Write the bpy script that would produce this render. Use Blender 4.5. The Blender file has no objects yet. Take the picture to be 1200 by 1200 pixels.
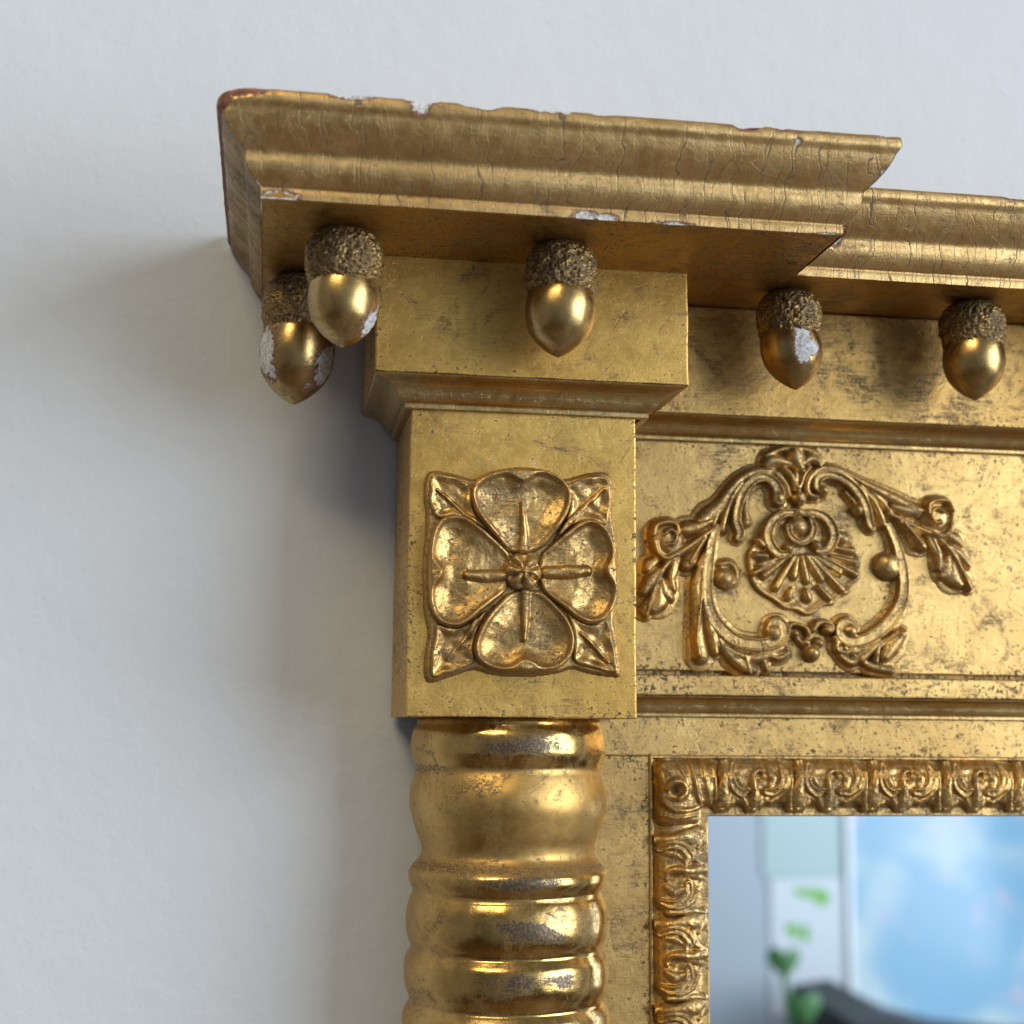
import bpy, math
import numpy as np
from mathutils import Matrix, Vector

scn = bpy.context.scene
COL = scn.collection
MM = 0.001

# ---------------------------------------------------------------- camera, light, exposure
cam_d = bpy.data.cameras.new("camera")
cam_d.sensor_width = 36.0
cam_d.lens = 51.9
cam_d.clip_start, cam_d.clip_end = 0.01, 60
cam_d.dof.use_dof = True
cam_d.dof.focus_distance = 0.295
cam_d.dof.aperture_fstop = 15.0
cam = bpy.data.objects.new("camera", cam_d)
COL.objects.link(cam)
right = Vector((0.98708, -0.15994, 0.00945))
down = Vector((0.03246, 0.14192, -0.98935))
fwd = Vector((0.1569, 0.97687, 0.14528))
m = Matrix((right, -down, -fwd)).transposed().to_4x4()
m.translation = Vector((0, -0.320, 0))
cam.matrix_world = m
scn.camera = cam

world = bpy.data.worlds.new("World")
scn.world = world
world.use_nodes = True
bg = world.node_tree.nodes["Background"]
bg.inputs[0].default_value = (0.92, 0.96, 1.0, 1)
bg.inputs[1].default_value = 0.27


def area(name, loc, target, sx, sy, radiance, color):
    d = bpy.data.lights.new(name, 'AREA')
    d.shape = 'RECTANGLE'
    d.size, d.size_y = sx, sy
    d.energy = radiance * math.pi * sx * sy
    d.color = color
    o = bpy.data.objects.new(name, d)
    COL.objects.link(o)
    o.location = loc
    o.rotation_euler = (Vector(target) - Vector(loc)).to_track_quat('-Z', 'Y').to_euler()
    return o


area("window_light", (1.75, -1.50, 0.22), (0.0, -1.1, 0.10), 1.75, 1.5, 9.2, (0.80, 0.90, 1.0))
area("ceiling_lamp", (-0.72, -1.35, 1.30), (0.05, 0, 0.03), 0.95, 0.42, 15.5, (1.0, 0.84, 0.52))

scn.view_settings.view_transform = 'Standard'
scn.view_settings.look = 'None'
scn.view_settings.exposure = -0.12
scn.view_settings.gamma = 1.0
scn.cycles.max_bounces = 8
scn.cycles.glossy_bounces = 5
scn.cycles.use_denoising = True
scn.cycles.sample_clamp_indirect = 6.0

DESIGN = {   # outlines of the ornament, millimetres on the face of the frame
    'crest': [([(115.86,58.75),(114.9,61.06),(114.52,62.42)],[1.33,2.43,1.11],2.6,'t'),([(113.87,59.45),(111.47,60.14),(109.46,60.26),(108.05,59.43)],[0.89,1.55,1.77,1.11],2.0,'t'),([(116.28,59.54),(118.33,61.0),(120.14,60.48),(120.72,59.32)],[0.89,1.33,1.33,0.66],2.1,'t'),([(108.08,61.38),(111.72,62.89),(115.75,63.25),(119.17,62.6),(120.76,61.29)],[0.66,0.77,0.77,0.77,0.66],1.6,'t'),([(112.04,58.6),(113.62,57.3),(114.59,55.38),(115.37,54.24)],[0.66,0.66,0.66,0.89],2.0,'t'),([(118.29,59.03),(116.84,57.22),(116.2,55.44),(115.57,54.25)],[0.66,0.66,0.66,0.89],2.0,'t'),([(115.06,58.91),(115.2,55.4)],[0.89,0.66],1.6,'t'),([(115.73,52.11),(115.83,51.92)],[1.77,1.77],2.4,'t'),([(109.43,58.11),(111.01,57.2),(112.97,54.74),(113.73,52.24)],[0.89,0.89,0.66,0.44],1.3,'t')],
    'lscroll': [([(110.71,51.36),(110.74,53.1),(109.58,55.2),(107.6,56.29),(105.4,55.83),(103.38,54.01),(101.96,51.64),(101.13,48.91),(100.9,46.02),(101.66,43.74),(101.25,42.38)],[1.55,1.55,1.33,1.22,1.11,1.11,1.11,1.11,1.11,1.11,0.89],2.3,'r'),([(110.72,51.74),(110.82,51.55)],[1.66,1.66],2.6,'t'),([(104.58,54.24),(103.35,51.3),(103.11,48.4),(103.48,46.48)],[0.55,0.66,0.66,0.89],1.6,'t'),([(103.07,46.09),(103.27,45.9)],[1.11,1.11],1.9,'t'),([(109.02,57.71),(105.62,57.58),(102.22,55.9),(99.61,53.29),(97.2,49.93),(94.61,47.54),(92.83,45.57)],[0.89,1.11,1.11,1.11,1.33,1.77,1.55],1.9,'t'),([(102.21,54.93),(100.19,52.16),(98.76,48.83),(97.94,45.92),(97.72,44.0)],[0.66,0.89,0.89,0.89,0.66],2.0,'t'),([(100.2,53.31),(97.79,49.57),(96.18,46.83),(95.57,44.89)],[0.66,0.77,0.89,0.66],1.6,'t'),([(96.55,44.54),(95.34,42.02),(94.72,38.95),(94.3,35.52),(94.06,31.72),(94.22,28.33),(95.16,25.15),(97.08,22.37),(99.97,19.99),(103.48,18.93),(107.2,18.99),(110.17,19.99),(111.58,21.72),(110.82,23.59),(109.05,23.55),(108.04,22.21)],[0.89,1.11,1.22,1.33,1.33,1.33,1.44,1.55,1.55,1.55,1.55,1.55,1.44,1.33,1.22,0.89],2.2,'b'),([(109.01,21.67),(109.21,21.48)],[1.99,1.99],2.5,'t'),([(97.99,33.53),(98.18,33.34)],[2.21,2.21],2.3,'t'),([(97.05,36.54),(99.6,36.8),(100.95,34.93),(100.73,32.84),(98.94,31.46)],[0.66,0.66,0.66,0.66,0.44],1.3,'t'),([(94.34,39.51),(92.74,36.23),(91.73,31.85),(91.68,27.14),(91.84,22.45),(92.19,18.72),(92.55,16.3)],[0.89,1.11,1.33,1.33,1.55,1.77,1.99],1.9,'t'),([(92.93,35.1),(92.48,29.04),(91.85,24.33),(91.42,19.64),(91.97,16.29)],[0.33,0.44,0.55,0.66,0.89],2.4,'t'),([(93.62,26.24),(94.55,22.51),(95.49,19.34),(95.85,16.92)],[0.66,0.89,1.11,0.89],1.9,'t'),([(95.52,21.96),(97.43,18.81),(99.73,16.05),(102.43,14.04),(104.76,13.33)],[0.89,1.11,1.55,1.55,0.89],1.6,'t'),([(97.81,18.45),(100.52,16.81),(104.02,15.93),(107.55,16.56),(110.73,18.12),(112.13,19.65)],[0.66,1.11,1.33,1.33,1.11,0.89],1.7,'t'),([(111.92,18.7),(112.08,17.01),(110.3,16.04),(108.34,16.38)],[0.77,0.89,0.89,0.66],1.9,'t'),([(102.46,16.47),(103.21,14.24),(103.58,12.75)],[0.66,0.89,0.66],1.8,'t'),([(105.99,16.91),(107.13,14.86),(107.51,13.56)],[0.66,0.89,0.66],1.5,'t')],
    'spray': [([(85.0,41.71),(85.19,41.52)],[3.76,3.76],2.2,'t'),([(81.71,42.37),(82.3,44.48),(84.83,45.32),(86.77,44.81),(87.34,42.92)],[0.89,0.89,0.89,0.89,0.66],2.9,'t'),([(81.9,41.24),(82.66,38.61),(84.59,37.34),(86.72,38.34)],[0.89,0.89,0.89,0.66],2.6,'t'),([(84.03,42.63),(85.4,43.62),(86.75,42.52),(86.16,40.6),(84.6,40.56)],[0.66,0.66,0.66,0.66,0.44],3.0,'t'),([(94.99,46.02),(92.23,44.79),(89.69,44.13),(88.32,43.71)],[0.89,1.55,1.77,0.89],2.2,'t'),([(96.16,44.72),(92.6,42.13),(89.26,39.74),(86.33,37.95)],[0.66,0.89,0.89,1.11],2.2,'t'),([(93.58,42.15),(91.6,39.43),(90.22,37.11),(89.23,35.76)],[0.66,1.11,1.77,1.11],2.3,'t'),([(92.99,41.76),(91.01,38.46),(89.82,36.53)],[0.33,0.44,0.44],2.9,'t'),([(86.33,37.76),(83.99,35.05),(82.24,31.43),(80.87,27.27),(80.09,24.64)],[0.77,0.77,0.66,0.66,0.44],2.2,'t'),([(83.22,34.66),(81.28,32.53),(79.73,30.05)],[0.89,1.55,1.11],2.1,'t'),([(86.72,37.02),(85.92,34.16),(86.1,31.53),(86.48,30.4)],[0.66,1.11,1.11,0.66],2.0,'t'),([(83.79,32.6),(84.54,29.79),(85.89,28.7)],[0.89,1.99,0.89],1.8,'t'),([(83.2,30.7),(83.18,28.07),(82.02,26.17)],[1.11,2.21,1.11],1.8,'t'),([(80.87,27.83),(80.1,25.94),(80.28,24.64)],[1.11,1.33,0.66],1.7,'t'),([(82.84,37.29),(81.29,35.92),(80.52,34.77)],[1.11,1.55,0.89],1.6,'t'),([(87.69,37.42),(86.9,34.94),(86.5,33.42)],[0.55,0.77,0.55],1.8,'t')],
    'rscroll': [([(121.0,53.66),(119.81,54.79),(120.26,56.56),(122.3,57.42),(125.13,56.94),(127.93,55.27),(130.11,52.8),(131.45,49.91),(131.99,47.0),(132.56,45.66)],[1.11,1.11,1.11,1.11,1.11,1.11,1.22,1.22,1.11,0.89],2.3,'r'),([(121.21,53.86),(121.41,53.67)],[1.33,1.33],2.6,'t'),([(119.76,52.25),(117.96,52.77),(117.39,54.7),(118.45,57.08),(120.71,58.73),(123.75,58.85),(127.17,57.6),(130.79,55.77),(134.83,53.95),(138.88,52.12),(143.94,49.74)],[0.66,0.89,1.0,1.0,0.89,0.89,0.89,1.11,1.33,1.55,1.55],2.1,'t'),([(126.67,53.66),(128.65,51.58),(129.63,50.05)],[0.55,0.66,0.89],1.5,'t'),([(129.62,49.85),(129.82,49.66)],[1.55,1.55],2.0,'t'),([(129.96,54.95),(133.13,51.73),(134.88,48.46),(135.44,46.53)],[0.66,0.89,1.11,0.89],2.0,'t'),([(132.39,54.25),(135.98,51.04),(137.94,48.36)],[0.66,0.89,0.89],1.7,'t'),([(136.39,37.22),(136.59,37.03)],[3.1,3.1],2.4,'t'),([(136.65,46.17),(138.56,41.75),(139.64,36.92),(139.9,32.08),(138.98,28.4),(136.85,25.09),(133.74,22.34),(130.26,20.37),(127.05,19.93),(124.88,21.22),(124.73,23.31),(126.55,24.3),(128.13,23.18)],[0.89,1.11,1.33,1.33,1.44,1.55,1.55,1.55,1.44,1.33,1.22,1.11,0.89],2.2,'b'),([(126.91,22.4),(127.1,22.21)],[1.77,1.77],2.5,'t'),([(124.64,19.88),(126.39,17.83),(128.6,18.06),(130.63,19.04)],[0.66,0.89,1.11,0.66],1.7,'t'),([(124.62,18.93),(124.77,16.85),(127.13,15.38),(129.35,16.17)],[0.66,0.89,1.11,0.89],1.5,'t'),([(134.08,20.06),(131.41,18.11),(129.35,15.98)],[0.66,1.33,1.11],2.0,'t'),([(139.6,22.08),(136.68,19.15),(134.99,16.65)],[1.11,2.21,1.33],2.2,'t'),([(127.77,16.9),(131.72,14.7),(136.71,13.64)],[0.66,1.11,0.89],1.4,'t')],
    'shell': [([(115.0,45.5),(115.2,45.31)],[2.43,2.43],2.9,'t'),([(112.6,45.42),(113.16,43.12),(115.33,41.84),(117.75,42.88),(118.6,45.03),(118.04,47.14)],[0.66,0.77,0.89,0.89,0.89,0.66],2.8,'r'),([(114.06,48.56),(111.45,48.09),(109.03,46.08),(107.99,43.35),(108.74,40.69),(110.5,39.01),(112.49,39.07),(113.51,40.44)],[0.89,1.11,1.22,1.33,1.33,1.11,0.89,0.66],2.5,'r'),([(112.51,40.41),(112.61,40.32)],[1.22,1.22],2.9,'t'),([(116.66,48.45),(119.08,48.53),(121.67,47.45),(123.23,44.98),(123.16,42.26),(121.51,40.09),(119.5,40.23)],[0.89,1.11,1.22,1.33,1.33,1.11,0.89],2.5,'r'),([(119.12,41.18),(119.32,41.09)],[1.33,1.33],2.9,'t'),([(115.27,48.8),(115.46,48.61)],[1.33,1.33],2.4,'t'),([(113.08,38.89),(110.06,36.51),(107.05,34.14)],[0.53,0.8,0.89],2.1,'t'),([(114.07,38.54),(111.92,35.12),(109.78,31.73)],[0.66,1.0,1.11],2.1,'t'),([(114.87,38.37),(114.43,36.24),(113.99,34.13)],[0.6,0.9,1.0],2.1,'t'),([(113.34,31.25),(113.02,30.38),(112.71,29.52)],[0.66,1.0,1.11],2.1,'t'),([(115.87,38.78),(116.42,36.01),(116.96,33.25)],[0.6,0.9,1.0],2.1,'t'),([(116.72,31.14),(117.0,30.28),(117.28,29.43)],[0.73,1.1,1.22],2.1,'t'),([(116.87,38.81),(118.62,36.26),(120.36,33.71)],[0.6,0.9,1.0],2.1,'t'),([(119.73,31.97),(120.9,30.76),(122.07,29.54)],[0.6,0.9,1.0],2.1,'t'),([(117.67,38.83),(121.4,35.18),(125.12,31.53)],[0.66,1.0,1.11],2.1,'t'),([(118.67,38.66),(121.64,37.01),(124.61,35.36)],[0.66,1.0,1.11],2.1,'t'),([(119.68,39.27),(124.05,37.17),(128.43,35.07)],[0.6,0.9,1.0],2.1,'t'),([(122.69,38.97),(125.49,38.37),(128.3,37.77)],[0.53,0.8,0.89],2.1,'t'),([(123.34,40.92),(125.54,40.59),(127.76,40.27)],[0.66,1.0,1.11],2.1,'t'),([(124.41,43.66),(125.21,43.29),(126.0,42.93)],[1.06,1.59,1.77],2.1,'t'),([(111.48,38.46),(108.88,37.53),(106.3,36.6)],[0.53,0.8,0.89],2.1,'t'),([(107.91,38.56),(106.53,38.61),(105.14,38.67)],[0.53,0.8,0.89],2.1,'t'),([(106.96,40.83),(106.47,41.39),(105.98,41.95)],[0.66,1.0,1.11],2.1,'t'),([(109.27,37.06),(106.98,35.85),(104.69,34.65)],[0.46,0.7,0.77],2.1,'t')],
    'bottom': [([(112.37,21.92),(113.19,23.45),(114.78,23.48),(116.55,22.76),(117.31,21.26)],[0.55,0.66,0.66,0.66,0.66],2.0,'t'),([(113.95,21.57),(114.04,21.48)],[1.11,1.11],2.3,'t'),([(118.32,22.23),(119.35,23.77),(121.15,24.18),(122.73,23.27),(122.7,21.93)],[0.66,0.89,0.89,0.66,0.44],2.0,'t'),([(121.51,22.48),(121.61,22.39)],[1.22,1.22],2.3,'t'),([(119.66,19.6),(119.75,19.51)],[1.22,1.22],2.0,'t'),([(116.68,19.55),(116.78,19.45)],[1.11,1.11],2.0,'t'),([(118.02,17.3),(118.12,17.12)],[1.88,1.88],2.6,'t'),([(114.72,20.45),(116.27,18.78),(117.83,17.49)],[0.66,0.66,0.89],1.4,'t')],
    'sprayr': [([(148.36,48.62),(148.18,48.39)],[3.76,3.76],2.2,'t'),([(151.75,50.05),(150.84,52.06),(148.06,52.34),(146.09,51.37),(145.74,49.32)],[0.89,0.89,0.89,0.89,0.66],2.9,'t'),([(151.71,48.85),(151.25,45.99),(149.38,44.26),(147.0,44.8)],[0.89,0.89,0.89,0.66],2.6,'t'),([(149.26,49.78),(147.68,50.48),(146.41,49.05),(147.29,47.23),(148.93,47.54)],[0.66,0.66,0.66,0.66,0.44],3.0,'t'),([(137.37,50.72),(140.39,50.1),(143.12,50.02),(144.61,49.9)],[0.89,1.55,1.77,0.89],2.2,'t'),([(136.35,49.14),(140.36,47.32),(144.15,45.66),(147.46,44.49)],[0.66,0.89,0.89,1.11],2.2,'t'),([(139.34,47.13),(141.76,44.82),(143.51,42.78),(144.72,41.62)],[0.66,1.11,1.77,1.11],2.3,'t'),([(140.01,46.86),(142.5,43.97),(144.0,42.28)],[0.33,0.44,0.44],2.9,'t'),([(147.49,44.3),(150.32,42.06),(152.67,38.74),(154.68,34.77),(155.87,32.24)],[0.77,0.77,0.66,0.66,0.44],2.2,'t'),([(151.19,41.82),(153.54,40.08),(155.52,37.88)],[0.89,1.55,1.11],2.1,'t'),([(147.18,43.46),(148.4,40.72),(148.57,38.0),(148.32,36.78)],[0.66,1.11,1.11,0.66],2.0,'t'),([(150.87,39.59),(150.44,36.57),(149.17,35.16)],[0.89,1.99,0.89],1.8,'t'),([(151.75,37.79),(152.12,35.1),(153.61,33.41)],[1.11,2.21,1.11],1.8,'t'),([(154.6,35.35),(155.69,33.58),(155.66,32.2)],[1.11,1.33,0.66],1.7,'t'),([(151.23,44.6),(153.06,43.55),(154.05,42.54)],[1.11,1.55,0.89],1.6,'t'),([(146.11,43.65),(147.27,41.3),(147.89,39.84)],[0.55,0.77,0.55],1.8,'t'),([(138.11,22.32),(135.54,20.14),(132.08,18.59),(128.42,18.53),(125.03,19.48),(123.42,20.73)],[0.66,1.11,1.33,1.33,1.11,0.89],1.7,'t'),([(123.76,19.83),(123.81,18.12),(125.73,17.49),(127.65,18.21)],[0.77,0.89,0.89,0.66],1.9,'t'),([(133.6,19.42),(133.13,17.04),(132.94,15.47)],[0.66,0.89,0.66],1.8,'t'),([(129.95,19.18),(129.06,16.92),(128.86,15.54)],[0.66,0.89,0.66],1.5,'t')],
    'shellbase': [(115.28,49.57),(118.49,49.48),(122.1,48.44),(124.26,45.98),(126.27,45.65),(128.05,43.77),(129.0,41.47),(130.34,38.6),(130.07,36.08),(130.23,34.35),(128.16,32.37),(127.52,30.82),(125.08,29.61),(123.64,28.05),(121.23,27.61),(119.4,26.24),(117.0,25.43),(114.64,26.52),(112.07,26.84),(109.52,28.49),(107.18,29.77),(105.42,31.24),(104.27,33.31),(103.72,36.15),(103.56,38.82),(104.58,40.76),(106.19,42.34),(106.82,45.05),(108.65,47.61),(111.67,49.26)],
    'petals': [([(46.14,35.34),(43.17,38.18),(40.19,41.54),(38.6,44.6),(38.39,47.37),(40.26,49.69),(43.89,51.22),(48.42,51.91),(53.51,51.58),(56.52,50.11),(58.29,47.72),(58.3,44.92),(57.08,41.91),(54.64,38.53),(52.74,36.22),(49.26,34.92)],(48.43,50.86),[(48.91,35.25),(48.97,38.88),(48.48,44.93)],[0.84,0.67,0.25]),([(46.32,34.14),(43.88,36.66),(40.04,39.64),(37.44,41.45),(34.51,41.88),(31.79,40.59),(30.31,37.11),(29.89,32.32),(29.98,27.23),(30.56,23.19),(32.46,20.53),(35.7,19.93),(38.4,21.33),(40.76,23.42),(43.14,25.34),(45.53,27.61),(46.01,30.7)],(30.94,30.48),[(44.64,30.33),(41.54,30.07),(37.59,30.14)],[0.84,0.92,0.67]),([(52.57,34.32),(54.48,36.27),(59.2,40.41),(62.37,41.9),(65.2,40.77),(66.97,37.86),(67.85,33.36),(68.03,28.16),(67.32,24.52),(65.39,21.9),(62.58,21.16),(59.78,22.13),(56.99,24.29),(53.32,27.29),(52.25,30.87)],(67.5,31.61),[(53.64,31.07),(58.0,31.27),(62.04,31.64)],[0.92,1.01,0.75]),([(46.23,26.6),(44.86,25.38),(42.15,22.43),(40.14,19.0),(39.32,15.95),(40.04,13.44),(43.13,11.65),(47.23,11.21),(51.35,11.27),(55.83,12.02),(58.59,14.6),(59.1,18.52),(57.52,22.08),(54.19,25.77),(52.28,27.09),(49.15,27.53)],(49.46,11.92),[(49.33,26.85),(49.37,22.58),(49.24,17.66)],[0.75,0.67,0.42])],
    'leaves': [([(30.26,50.19),(34.03,50.33),(37.68,48.73),(38.58,46.33),(38.96,43.23),(41.77,39.18),(37.61,41.11),(34.51,41.53),(31.61,41.27),(30.21,42.94),(29.64,46.02)],[(31.51,47.12),(34.47,44.63),(38.99,40.81)],[0.34,0.5,0.67]),([(57.4,48.74),(62.35,51.2),(65.91,51.16),(67.15,48.73),(66.97,44.15),(65.91,40.97),(62.37,41.73),(59.2,40.58),(56.22,37.88),(55.0,37.5),(57.43,42.09),(58.3,44.92)],[(65.37,48.49),(61.48,44.67),(56.22,39.27)],[0.42,0.59,0.67]),([(31.79,20.35),(35.7,19.76),(38.74,21.34),(41.96,23.61),(40.3,19.85),(39.32,16.29),(39.36,12.93),(36.67,11.38),(33.98,10.34),(30.96,9.79),(30.55,13.79),(31.16,17.48)],[(39.43,21.02),(37.43,17.6),(33.93,13.51)],[0.59,0.42,0.34]),([(57.86,23.45),(59.61,22.29),(62.76,20.99),(66.26,22.26),(67.49,18.17),(68.54,11.71),(66.96,11.17),(63.3,11.96),(59.29,13.43),(59.27,18.02)],[(60.84,19.07),(63.64,16.39),(66.26,13.37)],[0.42,0.5,0.42])],
    'ground': [(29.73,50.87),(34.37,50.87),(38.88,49.82),(41.29,51.12),(44.75,52.13),(48.42,52.62),(53.51,52.28),(57.04,50.48),(62.35,51.91),(66.62,52.07),(68.04,48.76),(67.68,43.83),(68.74,36.86),(68.91,28.18),(68.02,22.13),(68.72,17.85),(69.41,11.04),(66.96,10.49),(62.43,11.1),(59.3,11.9),(56.35,11.01),(51.19,10.26),(46.9,10.19),(42.63,10.63),(39.38,11.42),(35.84,10.36),(30.3,8.95),(29.54,13.77),(30.13,18.47),(29.21,22.99),(28.96,27.21),(28.85,33.15),(29.27,38.28),(29.36,42.57),(28.79,45.99)],
    'boss': (48.78,31.08),
    'chips': [(22.93,109.5,1.76,2.15),(34.55,91.85,3.51,0.78),(-1.41,93.15,3.32,1.37),(10.32,110.1,3.9,1.17),(46.03,110.52,4.68,1.17),(17.68,91.5,1.17,0.59),(54.43,93.52,2.34,0.98),(58.38,93.3,1.95,0.98),(71.11,92.87,3.9,0.68),(39.63,91.56,1.37,0.78),(101.3,92.25,5.07,0.98),(81.1,91.74,4.29,0.98),(111.09,101.69,1.95,2.73),(110.17,110.85,5.07,1.17),(92.5,107.51,0.59,0.59),(48.87,109.77,0.98,0.59),(53.65,93.15,1.17,0.39)],
    'woods': [(-9.34,110.09,6.24,1.76),(33.23,110.64,4.29,1.17),(91.07,110.57,5.07,1.37),(68.02,111.27,2.73,0.78),(-12.64,108.09,1.95,2.34),(111.87,110.98,3.12,0.98),(23.23,110.01,0.59,0.78)],
    'column': [(19.22,1.98),(19.57,0.72),(20.19,-0.54),(20.5,-1.62),(20.62,-2.87),(20.56,-4.66),(20.18,-6.09),(19.53,-7.69),(19.48,-8.76),(20.0,-10.36),(20.66,-13.02),(20.68,-15.85),(19.93,-18.85),(19.1,-21.5),(18.3,-23.6),(18.08,-25.53),(18.79,-26.93),(20.05,-28.33),(20.67,-29.38),(20.72,-30.6),(20.35,-31.82),(19.75,-33.04),(19.87,-33.91),(20.23,-34.6),(20.71,-35.99),(21.01,-37.55),(21.1,-39.28),(20.98,-41.01),(20.64,-42.73),(20.09,-43.94),(19.95,-44.79),(20.3,-45.48),(20.96,-46.68),(21.22,-48.06),(21.25,-49.43),(21.17,-51.14),(20.81,-52.85),(20.17,-54.38),(20.03,-55.23)],
}


# ---------------------------------------------------------------- helpers
rng = np.random.default_rng(7)


def vnoise(x, y, z, seed=0):
    """vectorised lattice value noise, about -1..1"""
    x, y, z = np.broadcast_arrays(np.asarray(x, float), np.asarray(y, float), np.asarray(z, float))
    xi, yi, zi = np.floor(x).astype(np.int64), np.floor(y).astype(np.int64), np.floor(z).astype(np.int64)
    fx, fy, fz = x - xi, y - yi, z - zi
    fx, fy, fz = [f * f * (3 - 2 * f) for f in (fx, fy, fz)]

    def h(i, j, k):
        n = (i * 374761393 + j * 668265263 + k * 2147483647 + seed * 974711) & 0xffffffff
        n = ((n ^ (n >> 13)) * 1274126177) & 0xffffffff
        n = n ^ (n >> 16)
        return (n & 0xffff) / 32767.5 - 1
    r = 0
    for a in (0, 1):
        for b in (0, 1):
            for c in (0, 1):
                w = (fx if a else 1 - fx) * (fy if b else 1 - fy) * (fz if c else 1 - fz)
                r = r + w * h(xi + a, yi + b, zi + c)
    return r


def fbm(x, y, z, octs=3, seed=0):
    r, a, s = 0, 1.0, 1.0
    for i in range(octs):
        r = r + a * vnoise(x * s, y * s, z * s, seed + i)
        a *= .5
        s *= 2.03
    return r / 1.75


def mesh_obj(name, verts, faces, mat, parent=None, smooth=True, attrs=None):
    """verts in mm"""
    me = bpy.data.meshes.new(name)
    v = np.asarray(verts, float) * MM
    me.from_pydata(v.tolist(), [], [tuple(f) for f in faces])
    if smooth:
        me.polygons.foreach_set('use_smooth', [True] * len(me.polygons))
    if attrs:
        for k, a in attrs.items():
            at = me.attributes.new(k, 'FLOAT', 'POINT')
            at.data.foreach_set('value', np.asarray(a, np.float32))
    me.materials.append(mat)
    me.update()
    o = bpy.data.objects.new(name, me)
    COL.objects.link(o)
    if parent:
        o.parent = parent
    return o


def grid_faces(nu, nv, flip=False, wrap=False):
    f = []
    for i in range(nu if wrap else nu - 1):
        i2 = (i + 1) % nu
        for j in range(nv - 1):
            q = (i * nv + j, i2 * nv + j, i2 * nv + j + 1, i * nv + j + 1)
            f.append(q[::-1] if flip else q)
    return f


def bevel_box(name, x0, x1, y0, y1, z0, z1, mat, parent, r=0.5, wob=0.06, nx=0, seed=0):
    """a softly worn board: front (y0) face gridded so that its edges waver a little"""
    nx = nx or max(2, int((x1 - x0) / 2.5) + 1)
    nz = max(2, int((z1 - z0) / 2.5) + 1)
    xs = np.concatenate([[x0, x0, x0, x0 + .3 * r, x0 + r, x0 + r + .3], np.linspace(x0 + r, x1 - r, nx)[1:-1], [x1 - r - .3, x1 - r, x1 - .3 * r, x1, x1, x1]])
    zs = np.concatenate([[z0, z0, z0, z0 + .3 * r, z0 + r, z0 + r + .3], np.linspace(z0 + r, z1 - r, nz)[1:-1], [z1 - r - .3, z1 - r, z1 - .3 * r, z1, z1, z1]])
    nX, nZ = len(xs), len(zs)
    dx = np.zeros(nX); dx[1] = dx[-2] = r + .5; dx[2] = dx[-3] = r; dx[3] = dx[-4] = .3 * r
    dz = np.zeros(nZ); dz[1] = dz[-2] = r + .5; dz[2] = dz[-3] = r; dz[3] = dz[-4] = .3 * r
    X, Z = np.meshgrid(xs, zs, indexing='ij')
    DX, DZ = np.meshgrid(dx, dz, indexing='ij')
    Y = np.full_like(X, y0) + np.maximum(DX, DZ)
    ring = np.zeros_like(X, bool)
    ring[0, :] = ring[-1, :] = ring[:, 0] = ring[:, -1] = True
    Y[ring] = y1
    w = np.where(ring, 0, wob)
    ed = np.minimum(np.minimum(X - x0, x1 - X), np.minimum(Z - z0, z1 - Z))
    edge = np.exp(-(ed / 2.2)) * np.clip(.55 + .9 * fbm(X / 7, X * 0 + seed, Z / 7, 2, seed + 13), 0, 1)
    Y = Y + w * fbm(X / 9, Z / 9, X * 0 + seed, 3, seed)
    X = X + w * vnoise(Z / 3, X * 0 + seed, X / 40, seed + 5) * .8
    Z = Z + w * vnoise(X / 3, X * 0 + seed, Z / 40, seed + 9) * .8
    return mesh_obj(name, np.stack([X, Y, Z], -1).reshape(-1, 3), grid_faces(nX, nZ), mat, parent, attrs={'edge': edge.ravel()})


def catmull(pts, n=8, closed=False):
    p = np.asarray(pts, float)
    if closed:
        q = np.vstack([p[-1:], p, p[:2]])
    else:
        q = np.vstack([2 * p[:1] - p[1:2], p, 2 * p[-1:] - p[-2:-1]])
    out = []
    for i in range(1, len(q) - 2):
        t = np.linspace(0, 1, n, endpoint=False)[:, None]
        a, b, c, d = q[i - 1], q[i], q[i + 1], q[i + 2]
        out.append(.5 * ((2 * b) + (c - a) * t + (2 * a - 5 * b + 4 * c - d) * t ** 2 + (3 * b - a - 3 * c + d) * t ** 3))
    r = np.vstack(out)
    return r if closed else np.vstack([r, p[-1:]])


def ss(a, b, x):
    t = np.clip((x - a) / (b - a), 0, 1)
    return t * t * (3 - 2 * t)


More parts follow.
